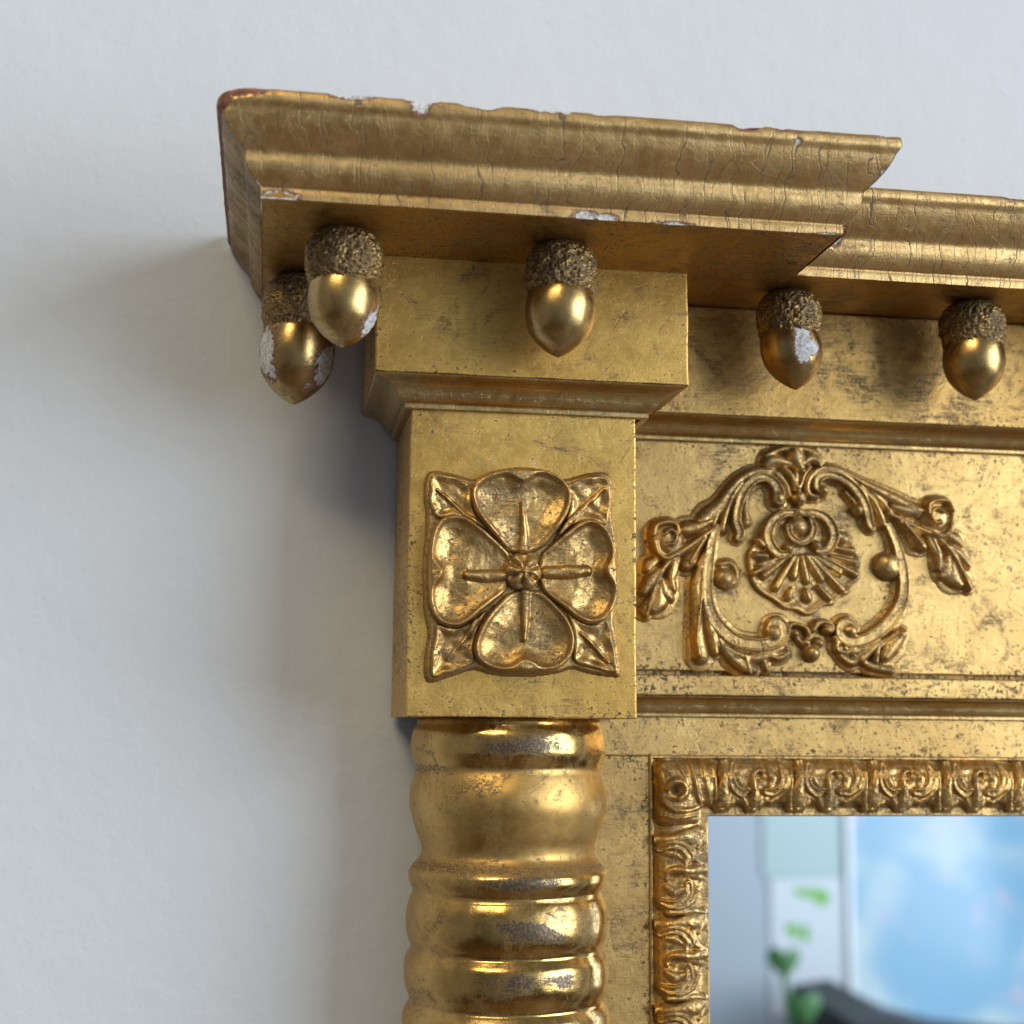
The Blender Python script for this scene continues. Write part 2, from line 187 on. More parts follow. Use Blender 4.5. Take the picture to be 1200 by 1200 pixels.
class Relief:
    """a cast ornament: a height field drawn with strokes and shapes, meshed only where it stands proud"""

    def __init__(s, u0, u1, v0, v1, res):
        s.u = np.arange(u0, u1 + res, res)
        s.v = np.arange(v0, v1 + res, res)
        s.U, s.V = np.meshgrid(s.u, s.v, indexing='ij')
        s.H = np.zeros_like(s.U)
        s.res = res

    def win(s, p, m):
        i0 = np.searchsorted(s.u, p[:, 0].min() - m); i1 = np.searchsorted(s.u, p[:, 0].max() + m)
        j0 = np.searchsorted(s.v, p[:, 1].min() - m); j1 = np.searchsorted(s.v, p[:, 1].max() + m)
        return slice(max(i0, 0), i1), slice(max(j0, 0), j1)

    def dist(s, p, w=None, closed=False):
        """distance to a polyline; with w also the distance over the local width"""
        q = np.vstack([p, p[:1]]) if closed else p
        mw = 1.0 if w is None else max(w)
        sl = s.win(q, (mw if w is not None else 99) + s.res * 2)
        U, V = s.U[sl], s.V[sl]
        best = np.full(U.shape, 1e9)
        for k in range(len(q) - 1):
            a, b = q[k], q[k + 1]
            ab = b - a
            L = max((ab ** 2).sum(), 1e-9)
            t = np.clip(((U - a[0]) * ab[0] + (V - a[1]) * ab[1]) / L, 0, 1)
            d = np.hypot(U - a[0] - t * ab[0], V - a[1] - t * ab[1])
            if w is not None:
                d = d / (w[k] + (w[k + 1] - w[k]) * t)
            best = np.minimum(best, d)
        return best, sl

    def inside(s, p):
        ins = np.zeros(s.U.shape, bool)
        n = len(p)
        for k in range(n):
            a, b = p[k], p[(k + 1) % n]
            c = ((a[1] > s.V) != (b[1] > s.V)) & (s.U < (b[0] - a[0]) * (s.V - a[1]) / (b[1] - a[1] + 1e-12) + a[0])
            ins ^= c
        return ins

    def stroke(s, pts, w, h, kind='t', add=False):
        p = catmull(pts, 6)
        ws = np.interp(np.linspace(0, len(pts) - 1, len(p)), np.arange(len(pts)), w)
        d, sl = s.dist(p, ws)
        c = np.clip(d, 0, 1)
        if kind == 't':
            f = np.sqrt(1 - c ** 2)
        elif kind == 'r':      # hollowed band with a rolled lip
            f = np.sqrt(np.clip(1 - np.abs(c - .72) / .28, 0, 1)) * .25 * (c > .44) + np.clip((1 - c) / .3, 0, 1) ** .5 * .75
        else:                  # flat band with two fillet edges
            f = np.clip((1 - c) / .22, 0, 1) ** .5 * (.74 + .26 * np.exp(-((c - .8) / .13) ** 2))
        f = f * h * (d < 1)
        s.H[sl] = s.H[sl] + f if add else np.maximum(s.H[sl], f)

    def sdf(s, poly, n=8):
        p = catmull(poly, n, True)
        d, sl = s.dist(p, None, True)
        full = np.full(s.U.shape, 0.0)
        full[sl] = d
        return np.where(s.inside(p), full, -full)

    def smooth(s, n=1):
        for _ in range(n):
            H = np.pad(s.H, 1, mode='edge')
            B = (H[:-2, 1:-1] + H[2:, 1:-1] + H[1:-1, :-2] + H[1:-1, 2:] + 2 * H[1:-1, 1:-1]) / 6
            s.H = np.where(s.H > 0, B, 0)

    def rough(s, amp, scale, seed):
        n = fbm(s.U / scale, s.V / scale, s.U * 0 + seed, 3, seed)
        s.H = np.where(s.H > 0.02, np.maximum(s.H + amp * n, .03), 0)

    def build(s, name, plane_y, mat, parent, orange_tint=None, xform=None):
        H = s.H
        on = H > 0.02
        cell = on[:-1, :-1] | on[1:, :-1] | on[:-1, 1:] | on[1:, 1:]
        ii, jj = np.nonzero(cell)
        nv = H.shape[1]
        idx = np.full(H.size, -1)
        a = ii * nv + jj
        quads = np.stack([a, a + nv, a + nv + 1, a + 1], 1)
        used = np.unique(quads)
        idx[used] = np.arange(len(used))
        hh = np.where(on, H, -0.25).ravel()[used]
        U, V = s.U.ravel()[used], s.V.ravel()[used]
        if xform:
            X, Y, Z = xform(U, V, hh)
        else:
            X, Y, Z = U, plane_y - hh, V
        return mesh_obj(name, np.stack([X, Y, Z], 1), idx[quads].tolist(), mat, parent,
                        attrs={'orange_tint': orange_tint(X, Z, hh)} if orange_tint else None)


# ---------------------------------------------------------------- materials
class NT:
    def __init__(s, mat):
        mat.use_nodes = True
        s.t = mat.node_tree
        s.n = s.t.nodes
        s.b = s.n["Principled BSDF"]
        s.out = s.n["Material Output"]

    def add(s, typ, **kw):
        nd = s.n.new(typ)
        for k, v in kw.items():
            setattr(nd, k, v)
        return nd

    def link(s, a, b):
        s.t.links.new(a, b)

    def setin(s, node, key, v):
        if hasattr(v, 'is_linked') or isinstance(v, bpy.types.NodeSocket):
            s.link(v, node.inputs[key])
        else:
            node.inputs[key].default_value = v

    def math(s, op, a, b=0.0, c=None, clamp=False):
        nd = s.add('ShaderNodeMath', operation=op)
        nd.use_clamp = clamp
        s.setin(nd, 0, a); s.setin(nd, 1, b)
        if c is not None:
            s.setin(nd, 2, c)
        return nd.outputs[0]

    def ramp(s, v, lo, hi, a=0.0, b=1.0):
        nd = s.add('ShaderNodeMapRange', interpolation_type='SMOOTHSTEP')
        s.setin(nd, 0, v); s.setin(nd, 1, lo); s.setin(nd, 2, hi); s.setin(nd, 3, a); s.setin(nd, 4, b)
        return nd.outputs[0]

    def mix(s, f, a, b):
        nd = s.add('ShaderNodeMix', data_type='RGBA')
        s.setin(nd, 0, f); s.setin(nd, 6, a); s.setin(nd, 7, b)
        return nd.outputs[2]

    def coords(s, sx=1, sy=1, sz=1, off=(0, 0, 0)):
        """object coordinates in millimetres, scaled"""
        tc = s.add('ShaderNodeTexCoord')
        mp = s.add('ShaderNodeMapping')
        mp.inputs['Scale'].default_value = (1000 * sx, 1000 * sy, 1000 * sz)
        mp.inputs['Location'].default_value = off
        s.link(tc.outputs['Object'], mp.inputs['Vector'])
        return mp.outputs[0]

    def noise(s, vec, scale, detail=4, rough=.55, dist=0.0):
        nd = s.add('ShaderNodeTexNoise')
        s.link(vec, nd.inputs['Vector'])
        nd.inputs['Scale'].default_value = scale
        nd.inputs['Detail'].default_value = detail
        nd.inputs['Roughness'].default_value = rough
        nd.inputs['Distortion'].default_value = dist
        return nd.outputs[0]

    def attr(s, name):
        return s.add('ShaderNodeAttribute', attribute_name=name).outputs['Fac']


def rgb(r, g, b):
    return (r, g, b, 1)


def gold(name, base=(0.76, 0.48, 0.14), warm=(0.58, 0.33, 0.085), rough=0.34, dirt=0.5, speck=0.5, grain='x',
         cracks=None, chips=False, wear=None, bump=1.0, off=0.0, tarnish=(0.085, 0.055, 0.028), rough_var=.14, scratches=.5, orange_tint=False, flecks=0.0, return_end=False):
    mat = bpy.data.materials.new(name)
    k = NT(mat)
    o3 = (off * 3.1, off * 1.7, off * 2.3)
    c = k.coords(off=o3)
    cg = k.coords(.10, .8, 1.0, o3) if grain == 'x' else k.coords(1.0, .8, .10, o3)
    big = k.noise(c, .045, 5, .6)
    mid = k.noise(c, .28, 6, .68, .6)
    fine = k.noise(c, 2.2, 3, .6)
    brush = k.noise(cg, 2.4, 4, .65)
    patch = k.noise(c, .10, 7, .72, 1.0)
    # leaf colour wanders between lemon and warm gold
    f = k.ramp(k.math('ADD', k.math('MULTIPLY', big, .6), k.math('MULTIPLY', mid, .4)), .34, .66)
    col = k.mix(f, rgb(*warm), rgb(*base))
    col = k.mix(k.ramp(brush, .35, .75, 0, .32), col, rgb(*[x * .72 for x in warm]))
    # the leaf was laid in small squares: each takes the light a little differently
    fl_ = k.add('ShaderNodeVectorMath', operation='FLOOR')
    lv = k.add('ShaderNodeVectorMath', operation='ADD')
    ln_ = k.add('ShaderNodeVectorMath', operation='SCALE')
    nz = k.add('ShaderNodeTexNoise'); nz.inputs['Scale'].default_value = .35
    k.link(c, nz.inputs['Vector']); k.link(nz.outputs['Color'], ln_.inputs[0]); ln_.inputs['Scale'].default_value = .10
    k.link(k.coords(.058, .001, .049, o3), lv.inputs[0]); k.link(ln_.outputs[0], lv.inputs[1])
    k.link(lv.outputs[0], fl_.inputs[0])
    wn = k.add('ShaderNodeTexWhiteNoise'); k.link(fl_.outputs[0], wn.inputs['Vector'])
    lap = wn.outputs['Value']
    col = k.mix(k.math('MULTIPLY', lap, .34), col, rgb(*[x * .70 for x in warm]))
    # brown toning rubbed into the leaf
    tone = k.ramp(patch, .60 - .16 * dirt, .74 - .10 * dirt, 0, .9)
    tone = k.math('MULTIPLY', tone, k.ramp(k.math('ADD', k.math('MULTIPLY', brush, .5), k.math('MULTIPLY', fine, .5)), .38, .58), clamp=True)
    # dark specks where the leaf is gone
    sp = k.noise(c, 1.15, 6, .72, .4)
    eg = k.attr('edge')
    sp = k.math('ADD', sp, k.math('MULTIPLY', eg, .085))
    mid_e = k.math('ADD', mid, k.math('MULTIPLY', eg, .16))
    spm = k.math('MULTIPLY', k.ramp(sp, .635 - .06 * speck, .665 - .06 * speck), k.ramp(mid_e, .42, .60), clamp=True)
    d = k.math('MAXIMUM', tone, spm)
    rg = k.math('ADD', k.math('ADD', rough, k.math('MULTIPLY', k.math('SUBTRACT', lap, .5), .07)), k.math('MULTIPLY', k.math('SUBTRACT', mid, .5), rough_var * 2))
    hgt = k.math('ADD', k.math('MULTIPLY', brush, .35), k.math('ADD', k.math('MULTIPLY', fine, .30), k.math('MULTIPLY', mid, .9)))
    hgt = k.math('SUBTRACT', hgt, k.math('MULTIPLY', d, .35))
    if scratches:
        w = k.add('ShaderNodeTexVoronoi', feature='DISTANCE_TO_EDGE')
        k.link(k.coords(.06, .2, .17, o3), w.inputs['Vector'])
        w.inputs['Scale'].default_value = 1.0
        sc = k.math('MULTIPLY', k.ramp(w.outputs[0], .004, .012, 1, 0), k.ramp(patch, .50, .58), clamp=True)
        d = k.math('MAXIMUM', d, k.math('MULTIPLY', sc, scratches))
        hgt = k.math('SUBTRACT', hgt, k.math('MULTIPLY', sc, .5 * scratches))
    if wear:
        rg = k.math('ADD', rg, k.math('MULTIPLY', k.attr('matte'), .26))
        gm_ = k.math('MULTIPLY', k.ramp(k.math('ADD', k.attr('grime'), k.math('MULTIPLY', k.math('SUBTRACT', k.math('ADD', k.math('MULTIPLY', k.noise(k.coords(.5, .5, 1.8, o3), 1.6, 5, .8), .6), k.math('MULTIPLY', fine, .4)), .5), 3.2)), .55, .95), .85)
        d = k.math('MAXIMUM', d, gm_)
        wa = k.attr('wear')
        sx = k.noise(k.coords(1.4, 1.4, .16, o3), 2.2, 5, .7)
        sy = k.noise(k.coords(.35, .35, 3.0, o3), 1.6, 4, .7)
        wm = k.math('ADD', k.math('MULTIPLY', wa, .42), k.math('ADD', k.math('MULTIPLY', k.noise(k.coords(.5, .5, 1.0, o3), .22, 5, .65), 1.0), k.math('MULTIPLY', k.math('ADD', sx, sy), .34)))
        wm = k.math('MULTIPLY', k.ramp(wm, wear, wear + .07), k.ramp(fine, .30, .55, .55, 1.0))
        d = k.math('MAXIMUM', d, k.math('MULTIPLY', wm, .9))
        tarn = k.mix(wm, rgb(*tarnish), rgb(.018, .018, .025))
    else:
        tarn = rgb(*tarnish)
    if cracks:
        cc = k.coords(off=o3)
        sep = k.add('ShaderNodeSeparateXYZ')
        k.link(cc, sep.inputs[0])
        along = sep.outputs[1 if return_end else 0]
        wob = k.math('ADD', k.math('MULTIPLY', k.math('SUBTRACT', k.noise(k.coords(1, 1, .16, o3), .16, 2, .5), .5), 9.0),
                     k.math('MULTIPLY', k.math('SUBTRACT', k.noise(cc, .7, 3, .6), .5), .42))
        tot = None
        for (spacing, amt, thr) in cracks:
            xx = k.math('DIVIDE', k.math('ADD', along, wob), spacing)
            cell = k.math('FLOOR', xx)
            dd = k.math('MULTIPLY', k.math('ABSOLUTE', k.math('SUBTRACT', k.math('SUBTRACT', xx, cell), .5)), spacing)
            cv = k.add('ShaderNodeCombineXYZ')
            k.link(k.math('MULTIPLY', cell, 7.31), cv.inputs[0]); k.link(k.math('MULTIPLY', sep.outputs[2], .05), cv.inputs[1])
            ln = k.math('MULTIPLY', k.ramp(dd, .045, .135, 1, 0), k.ramp(k.noise(cv.outputs[0], 1.0, 2, .5), thr, thr + .06))
            ln = k.math('MULTIPLY', ln, amt)
            tot = ln if tot is None else k.math('MAXIMUM', tot, ln)
        tot = k.math('MULTIPLY', tot, k.ramp(k.noise(cc, .09, 3, .6), .31, .44), clamp=True)
        d = k.math('MAXIMUM', d, k.math('MULTIPLY', tot, .9))
        hgt = k.math('SUBTRACT', hgt, k.math('MULTIPLY', tot, .24))
    if orange_tint:
        am = k.math('MULTIPLY', k.attr('orange_tint'), k.ramp(mid, .30, .60, .25, .85))
        col = k.mix(am, col, rgb(.54, .30, .07))  # more orange tint on the border's left slope and the left spray
    met = k.math('SUBTRACT', 1.0, k.math('MULTIPLY', d, .85))
    col = k.mix(d, col, tarn)
    rg = k.math('ADD', rg, k.math('MULTIPLY', d, .22), clamp=True)
    if chips:
        ch = k.math('SUBTRACT', k.attr('chip'), 3.0); wd = k.math('SUBTRACT', k.attr('wood'), 3.0)
        jit = k.math('MULTIPLY', k.math('SUBTRACT', k.noise(c, 1.1, 6, .72), .5), 1.9)
        cm = k.ramp(k.math('ADD', ch, jit), .0, .10)
        rim = k.math('SUBTRACT', k.ramp(k.math('ADD', ch, jit), -.34, -.18), cm, clamp=True)
        wm = k.ramp(k.math('ADD', wd, jit), .0, .08)
        gn = k.noise(c, 1.6, 5, .7)
        gess = k.mix(k.ramp(gn, .34, .56), rgb(.27, .22, .17), rgb(.60, .60, .61))
        gess = k.mix(k.ramp(k.noise(c, .55, 3, .6), .52, .66, 0, .7), gess, rgb(.34, .31, .29))
        wcol = k.mix(k.ramp(k.noise(k.coords(.15, 1, 1.5, o3), 1.5, 4, .7), .35, .65), rgb(.07, .025, .012), rgb(.30, .11, .05))
        col = k.mix(k.math('MULTIPLY', rim, .85), col, k.mix(k.ramp(gn, .42, .55), rgb(.05, .03, .022), rgb(.22, .075, .035)))
        col = k.mix(wm, col, wcol)
        col = k.mix(cm, col, gess)
        a = k.math('MAXIMUM', k.math('MAXIMUM', cm, wm), k.math('MULTIPLY', rim, .8))
        met = k.math('MULTIPLY', met, k.math('SUBTRACT', 1.0, a))
        rg = k.math('MAXIMUM', rg, k.math('MULTIPLY', a, .75))
        hgt = k.math('SUBTRACT', hgt, k.math('MULTIPLY', k.math('MAXIMUM', cm, wm), 1.2))
    if flecks:                    # small losses down to the white ground
        fn = k.noise(c, .62, 5, .66)
        fk = k.math('MULTIPLY', k.ramp(fn, .685, .70), k.ramp(k.math('ADD', k.noise(c, .05, 2, .5), k.math('MULTIPLY', eg, .18)), .56 - .08 * flecks, .62 - .08 * flecks), clamp=True)
        fr = k.math('MULTIPLY', k.ramp(fn, .64, .68), k.ramp(k.math('ADD', k.noise(c, .05, 2, .5), k.math('MULTIPLY', eg, .18)), .56 - .08 * flecks, .62 - .08 * flecks), clamp=True)
        col = k.mix(k.math('MULTIPLY', fr, .85), col, rgb(.045, .035, .035))
        col = k.mix(fk, col, rgb(.50, .51, .56))
        met = k.math('MULTIPLY', met, k.math('SUBTRACT', 1.0, fr))
        rg = k.math('MAXIMUM', rg, k.math('MULTIPLY', fr, .7))
        hgt = k.math('SUBTRACT', hgt, k.math('MULTIPLY', fr, .7))
    k.link(col, k.b.inputs['Base Color'])
    k.link(met, k.b.inputs['Metallic'])
    k.link(rg, k.b.inputs['Roughness'])
    bp = k.add('ShaderNodeBump')
    bp.inputs['Strength'].default_value = min(1.0, .55 * bump)
    bp.inputs['Distance'].default_value = .00022
    k.link(hgt, bp.inputs['Height'])
    k.link(bp.outputs[0], k.b.inputs['Normal'])
    return mat


CR = [(5.3, 1.0, .36), (2.7, .95, .44), (1.15, .45, .52)]
G_FLAT = gold('matte_gilding', rough=.43, dirt=.4, speck=.5, off=27, bump=.6)
G_FASC = gold('fascia_gilding', rough=.42, dirt=.95, speck=.6, off=33, base=(.64, .405, .14), warm=(.44, .25, .075))  # base browned to carry the shade below the cornice
G_BLOCK = gold('worn_gilding', rough=.41, dirt=.5, speck=.75, off=5, flecks=.6, bump=.7)
G_FRIEZE = gold('frieze_gilding', rough=.45, dirt=.62, speck=.9, off=9, bump=1.0, flecks=1.0, base=(.66, .435, .165), warm=(.49, .30, .105))
G_CORN = gold('crackled_gilding', rough=.42, dirt=.6, speck=.5, off=2, cracks=CR, chips=True, bump=1.0, base=(.74, .50, .225), warm=(.55, .345, .135))
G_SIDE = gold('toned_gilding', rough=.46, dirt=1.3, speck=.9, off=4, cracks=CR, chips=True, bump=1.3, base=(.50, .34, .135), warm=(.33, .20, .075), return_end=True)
G_SOFF = gold('soffit_gilding', rough=.40, dirt=.95, speck=.5, off=6, base=(.66, .385, .09), warm=(.50, .265, .055))  # soffit gold, more orange than the other gildings
G_MOLD = gold('moulding_gilding', rough=.34, dirt=.7, speck=.5, off=8, cracks=[(2.2, .6, .52)], base=(.62, .43, .18), warm=(.48, .31, .115))
G_RELF = gold('cast_ornament_gilding', rough=.37, dirt=1.05, speck=1.5, off=11, bump=1.5, base=(.65, .425, .165), warm=(.47, .285, .10), scratches=0, orange_tint=True)
G_COL = gold('burnished_gilding', rough=.18, dirt=.75, speck=.4, off=13, bump=.3, wear=1.11, rough_var=.07, base=(.64, .42, .145), warm=(.47, .275, .085))
G_NUT = gold('acorn_gilding', rough=.27, dirt=.9, speck=.6, off=15, bump=.3, chips=True, rough_var=.08, base=(.56, .385, .155), warm=(.42, .265, .10), scratches=.3)
G_CUP = gold('acorn_cup_gilding', rough=.42, dirt=1.2, speck=1.2, off=17, bump=1.6, base=(.44, .30, .12), warm=(.28, .17, .06), scratches=0)


def paint(name, col, rough=.8, tex=.0, scale=.3):
    mat = bpy.data.materials.new(name)
    k = NT(mat)
    c = k.coords()
    n = k.noise(c, scale, 6, .6)
    k.link(k.mix(k.ramp(n, .3, .7), rgb(*[x * .955 for x in col]), rgb(*col)), k.b.inputs['Base Color'])
    k.b.inputs['Roughness'].default_value = rough
    if tex:
        bp = k.add('ShaderNodeBump')
        bp.inputs['Strength'].default_value = tex
        bp.inputs['Distance'].default_value = .0006
        h = k.math('ADD', k.noise(c, .16, 3, .5), k.math('MULTIPLY', k.noise(c, .5, 3, .5), .35))
        k.link(h, bp.inputs['Height'])
        k.link(bp.outputs[0], k.b.inputs['Normal'])
    return mat


DARK = paint('dark_hole', (.015, .012, .01), .9)

# ---------------------------------------------------------------- the setting
def plane_obj(name, pts, mat, parent=None):
    return mesh_obj(name, pts, [(0, 1, 2, 3)], mat, parent, smooth=False)


WALLM = paint('wall_paint', (.575, .60, .655), .75, .42, .011)  # paint blued to include the window's cool daylight cast
w = plane_obj('wall', [(-2500, 8, -1300), (2500, 8, -1300), (2500, 8, 1500), (-2500, 8, 1500)], WALLM)
w['kind'] = 'structure'

FL = paint('floor_boards', (.16, .10, .06), .5)
fl = plane_obj('floor', [(-2500, 8, -1300), (-2500, -2600, -1300), (3000, -2600, -1300), (3000, 8, -1300)], FL)
fl['kind'] = 'structure'

# ---------------------------------------------------------------- the mirror
root = bpy.data.objects.new('gilt_mirror', None)
COL.objects.link(root)
root.empty_display_size = .05
root['label'] = 'antique gilded wall mirror with acorns hanging below its cornice and a turned column'
root['category'] = 'mirror'

XR, ZB = 330.0, -230.0         # the frame runs on to the right and below the picture
XL, XC = -4.8, 104.1           # soffit edges of the projecting end
YS, YSR = -64.3, -38.9         # soffit front edge: projecting, receding
ZS, ZT = 93.1, 110.1
X0, X1 = 18.0, 81.8            # capital
B0, B1 = 26.0, 72.6            # corner block
YCAP, YBLK, YFAS, YFR, YLED, YPL = -35.8, -28.2, -12.7, -5.0, -8.5, -4.5

# backing
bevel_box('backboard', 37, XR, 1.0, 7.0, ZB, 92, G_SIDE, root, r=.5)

# cornice: core with the soffit, four lengths of moulding mitred together
prof = np.array([(0.0, 0.0), (0.1, .9), (0.1, 1.7), (-.15, 1.9), (-.05, 2.1), (.7, 2.5), (1.6, 3.3), (2.35, 4.4), (2.8, 5.6), (2.85, 6.6), (2.75, 7.1),
                 (3.0, 7.6), (3.8, 8.3), (4.9, 9.3), (5.9, 10.5), (6.8, 11.8), (7.4, 13.0), (7.7, 13.8), (8.0, 14.15), (8.4, 14.5), (8.55, 15.1), (8.55, 16.2), (8.3, 16.9), (7.6, 17.0), (2, 17.0)])
dense = []
for a, b in zip(prof[:-1], prof[1:]):
    n = max(1, int(np.hypot(*(b - a)) / .28))
    if a[1] >= 17: n = 3
    for t in range(n):
        dense.append(a + (b - a) * t / n)
dense.append(prof[-1])
dense = np.array(dense)
# round the drawing a little
for _ in range(2):
    dense[1:-1] = .25 * dense[:-2] + .5 * dense[1:-1] + .25 * dense[2:]


def chipfield(X, Z, lst):
    f = np.full(X.shape, -2.0)
    for cx, cz, rx, rz in lst:
        f = np.maximum(f, 1 - np.sqrt(((X - cx) / rx) ** 2 + ((Z - cz) / rz) ** 2) * 1.0)
    return np.clip(f, -2, 1)


cornice_core = []


def moulding(p_start, p_end, step, mat, seed, chips=False, woods=False):
    """p(o) -> (x,y) plan points of the mitre lines at both ends"""
    n = max(3, int(np.hypot(*(np.array(p_end(0)) - p_start(0))) / step))
    t = np.linspace(0, 1, n)
    O, Zp = dense[:, 0], dense[:, 1]
    a = np.array([p_start(o) for o in O]); b = np.array([p_end(o) for o in O])
    XY = a[None] + (b - a)[None] * t[:, None, None]
    X, Y = XY[..., 0], XY[..., 1]
    Z = np.broadcast_to(ZS + Zp, X.shape).copy()
    dirv = (np.array(p_end(0)) - p_start(0)); dirv /= np.hypot(*dirv)
    nx, ny = dirv[1], -dirv[0]
    wob = .16 * fbm(X / 14, Y / 14, Z / 14, 3, seed) + .05 * fbm(X / 2.2, Y / 2.2, Z / 2.2, 2, seed + 3)
    ch = chipfield(X, Z, DESIGN['chips']) if chips else np.full(X.shape, -2.0)
    wd = chipfield(X, Z, DESIGN['woods']) if woods else np.full(X.shape, -2.0)
    jag = .5 * fbm(X / 1.3, Y / 1.3, Z / 1.3, 3, 21)
    dent = .32 * np.clip((np.maximum(ch, wd) + jag) * 4, 0, 1)
    # nibbled top edge
    top = np.clip((Z - ZS - 15.2) / 1.2, 0, 1)
    nib = np.clip(fbm(X / 5.5, Y / 5.5, Z * 0, 4, seed + 40) - .1, 0, 1) * 1.4
    wd = np.where(woods and chips, np.maximum(wd, (nib * 3.2 - .9) * top - (1 - top) * 2), wd)
    X = X + nx * (wob - dent); Y = Y + ny * (wob - dent)
    Z = Z - top * (nib + .25 * jag * (nib > .05)) + .05 * fbm(X / 3, Y / 3, Z / 3, 2, seed + 7)
    # the outer top corner is broken off to bare wood
    cut = np.clip(1 - ((X - XL + 8.5) + (Y - YS + 8.5)) / 7.0, 0, 1) ** 1.5 * np.clip((Z - ZS - 9) / 8, 0, 1)
    inward = np.minimum(cut, 1) * 2.4 * (1 + .25 * jag)
    X = X + inward * .75; Y = Y + inward * .55; Z = Z - inward * .42
    flip = False
    return mesh_obj('moulding', np.stack([X, Y, Z], -1).reshape(-1, 3), grid_faces(n, len(dense), flip), mat, cornice,
                    attrs={'chip': ch.ravel() + 3, 'wood': wd.ravel() + 3})


def prism(name, poly, z0, z1, mat, parent):
    n = len(poly)
    v = [(x, y, z0) for x, y in poly] + [(x, y, z1) for x, y in poly]
    f = [tuple(range(n))[::-1], tuple(range(n, 2 * n))] + [(i, (i + 1) % n, n + (i + 1) % n, n + i) for i in range(n)]
    return mesh_obj(name, v, f, mat, parent, smooth=False)


# solid body of the cornice (its underside is the soffit)
cornice = prism('cornice', [(XL + .12, 7), (XL + .12, YS + .12), (XC - .5, YS + .5), (XC - .5, YSR + .5), (XR, YSR + .5), (XR, 7)][::-1], ZS + .35, ZT - .4, G_SOFF, root)
g = .09
# end cap length (left), front, return, receding length
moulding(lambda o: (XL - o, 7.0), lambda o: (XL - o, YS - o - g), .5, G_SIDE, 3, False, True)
moulding(lambda o: (XL - o + g, YS - o), lambda o: (XC + o - g, YS - o), .3, G_CORN, 5, True, True)
moulding(lambda o: (XC + o, YS - o + g), lambda o: (XC + o, YSR - o - g), .5, G_CORN, 8)
moulding(lambda o: (XC + o + g, YSR - o), lambda o: (XR, YSR - o), .4, G_CORN, 12, True, True)
def nail_hole(x, y):
    th_ = np.linspace(0, 2 * np.pi, 14, endpoint=False)
    v = [(x + 1.0 * (1 + .3 * math.sin(3 * a_)) * math.cos(a_), y + .6 * math.sin(a_), ZS - .03) for a_ in th_] + [(x, y, ZS + .6)]
    v = [(a_, b_, c_ - .1) for a_, b_, c_ in v]
    return mesh_obj('nail_hole', v, [(i, (i + 1) % 14, 14) for i in range(14)], DARK, cornice)


# soffit boards under the overhang
bevel_box('soffit', XL + .45, XC - .45, YS + .45, YCAP + 2.0, ZS - .02, ZS + 3, G_SOFF, cornice, r=.15, wob=.03)

nail_hole(100.5, -46.5)

# capital
def ogee(name, x0, x1, yf, z0, dz, ov, mat, parent, ends=(True, True), step=.6, seed=0, yb=6.0):
    """moulding that steps in from (x0..x1, yf) at z0+dz down to the face behind it, mitred round both ends"""
    pf = np.array([(0, 1.0), (.02, .95), (.15, .90), (.32, .85), (.46, .775), (.55, .68), (.605, .56), (.645, .43), (.70, .31), (.77, .235), (.83, .21), (.85, .16), (.85, .0), (1.02, -.002)])
    pf = np.array([pf[0]] + [pf[i] * (1 - t) + pf[i + 1] * t for i in range(len(pf) - 1) for t in (.34, .67, 1.0)])
    O, Zp = pf[:, 0] * ov, z0 + pf[:, 1] * dz
    segs = []
    if ends[0]:
        segs.append((lambda o: (x0 + o, yb), lambda o: (x0 + o, yf + o)))
    segs.append((lambda o: (x0 + (o if ends[0] else 0), yf + o), lambda o: (x1 - (o if ends[1] else 0), yf + o)))
    if ends[1]:
        segs.append((lambda o: (x1 - o, yf + o), lambda o: (x1 - o, yb)))
    V, F, base = [], [], 0
    for s0, s1 in segs:
        a = np.array([s0(o) for o in O]); b = np.array([s1(o) for o in O])
        n = max(3, int(np.hypot(*(b[0] - a[0])) / step))
        t = np.linspace(0, 1, n)[:, None, None]
        XY = a[None] + (b - a)[None] * t
        Z = np.broadcast_to(Zp, XY.shape[:2])
        wv = .07 * fbm(XY[..., 0] / 4, XY[..., 1] / 4, Z / 3, 3, seed)
        P3 = np.stack([XY[..., 0], XY[..., 1] + wv, Z + wv * .5], -1).reshape(-1, 3)
        V.append(P3)
        F += [tuple(i + base for i in q) for q in grid_faces(n, len(O), True)]
        base += len(P3)
    return mesh_obj(name, np.vstack(V), F, mat, parent)


capital = bevel_box('capital', X0, X1, YCAP, 6, 69.5, ZS + .2, G_FLAT, root, r=.2, wob=.13, seed=2)
ogee('capital_moulding', X0 + .05, X1 - .05, YCAP + .05, 63.7, 5.75, 7.8, G_MOLD, capital, seed=3)

# corner block
block = bevel_box('corner_block', B0, B1, YBLK, 6, 2.2, 63.9, G_BLOCK, root, r=.18, wob=.15, seed=4)

# fascia, its moulding, frieze panel, ledge, face board
fascia = bevel_box('fascia', 78, XR, YFAS, 0, 68.8, ZS + .2, G_FASC, root, r=.3, wob=.06, seed=6)
ogee('fascia_moulding', 71, XR, YFAS + .03, 64.1, 4.65, 7.6, G_MOLD, fascia, ends=(False, False), seed=5)
frieze = bevel_box('frieze_panel', 71, XR, YFR, 0, 13.0, 64.2, G_FRIEZE, root, r=.2, wob=.08, seed=7)
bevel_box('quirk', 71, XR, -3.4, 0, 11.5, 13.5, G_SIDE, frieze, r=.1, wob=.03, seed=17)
ledge = bevel_box('ledge', 71.5, XR, YLED, 0, 7.4, 11.95, G_FRIEZE, root, r=.35, wob=.07, seed=8)
ogee('ledge_moulding', 71.5, XR, YLED + .03, 2.9, 4.45, 3.9, G_MOLD, ledge, ends=(False, False), seed=9)
board = None
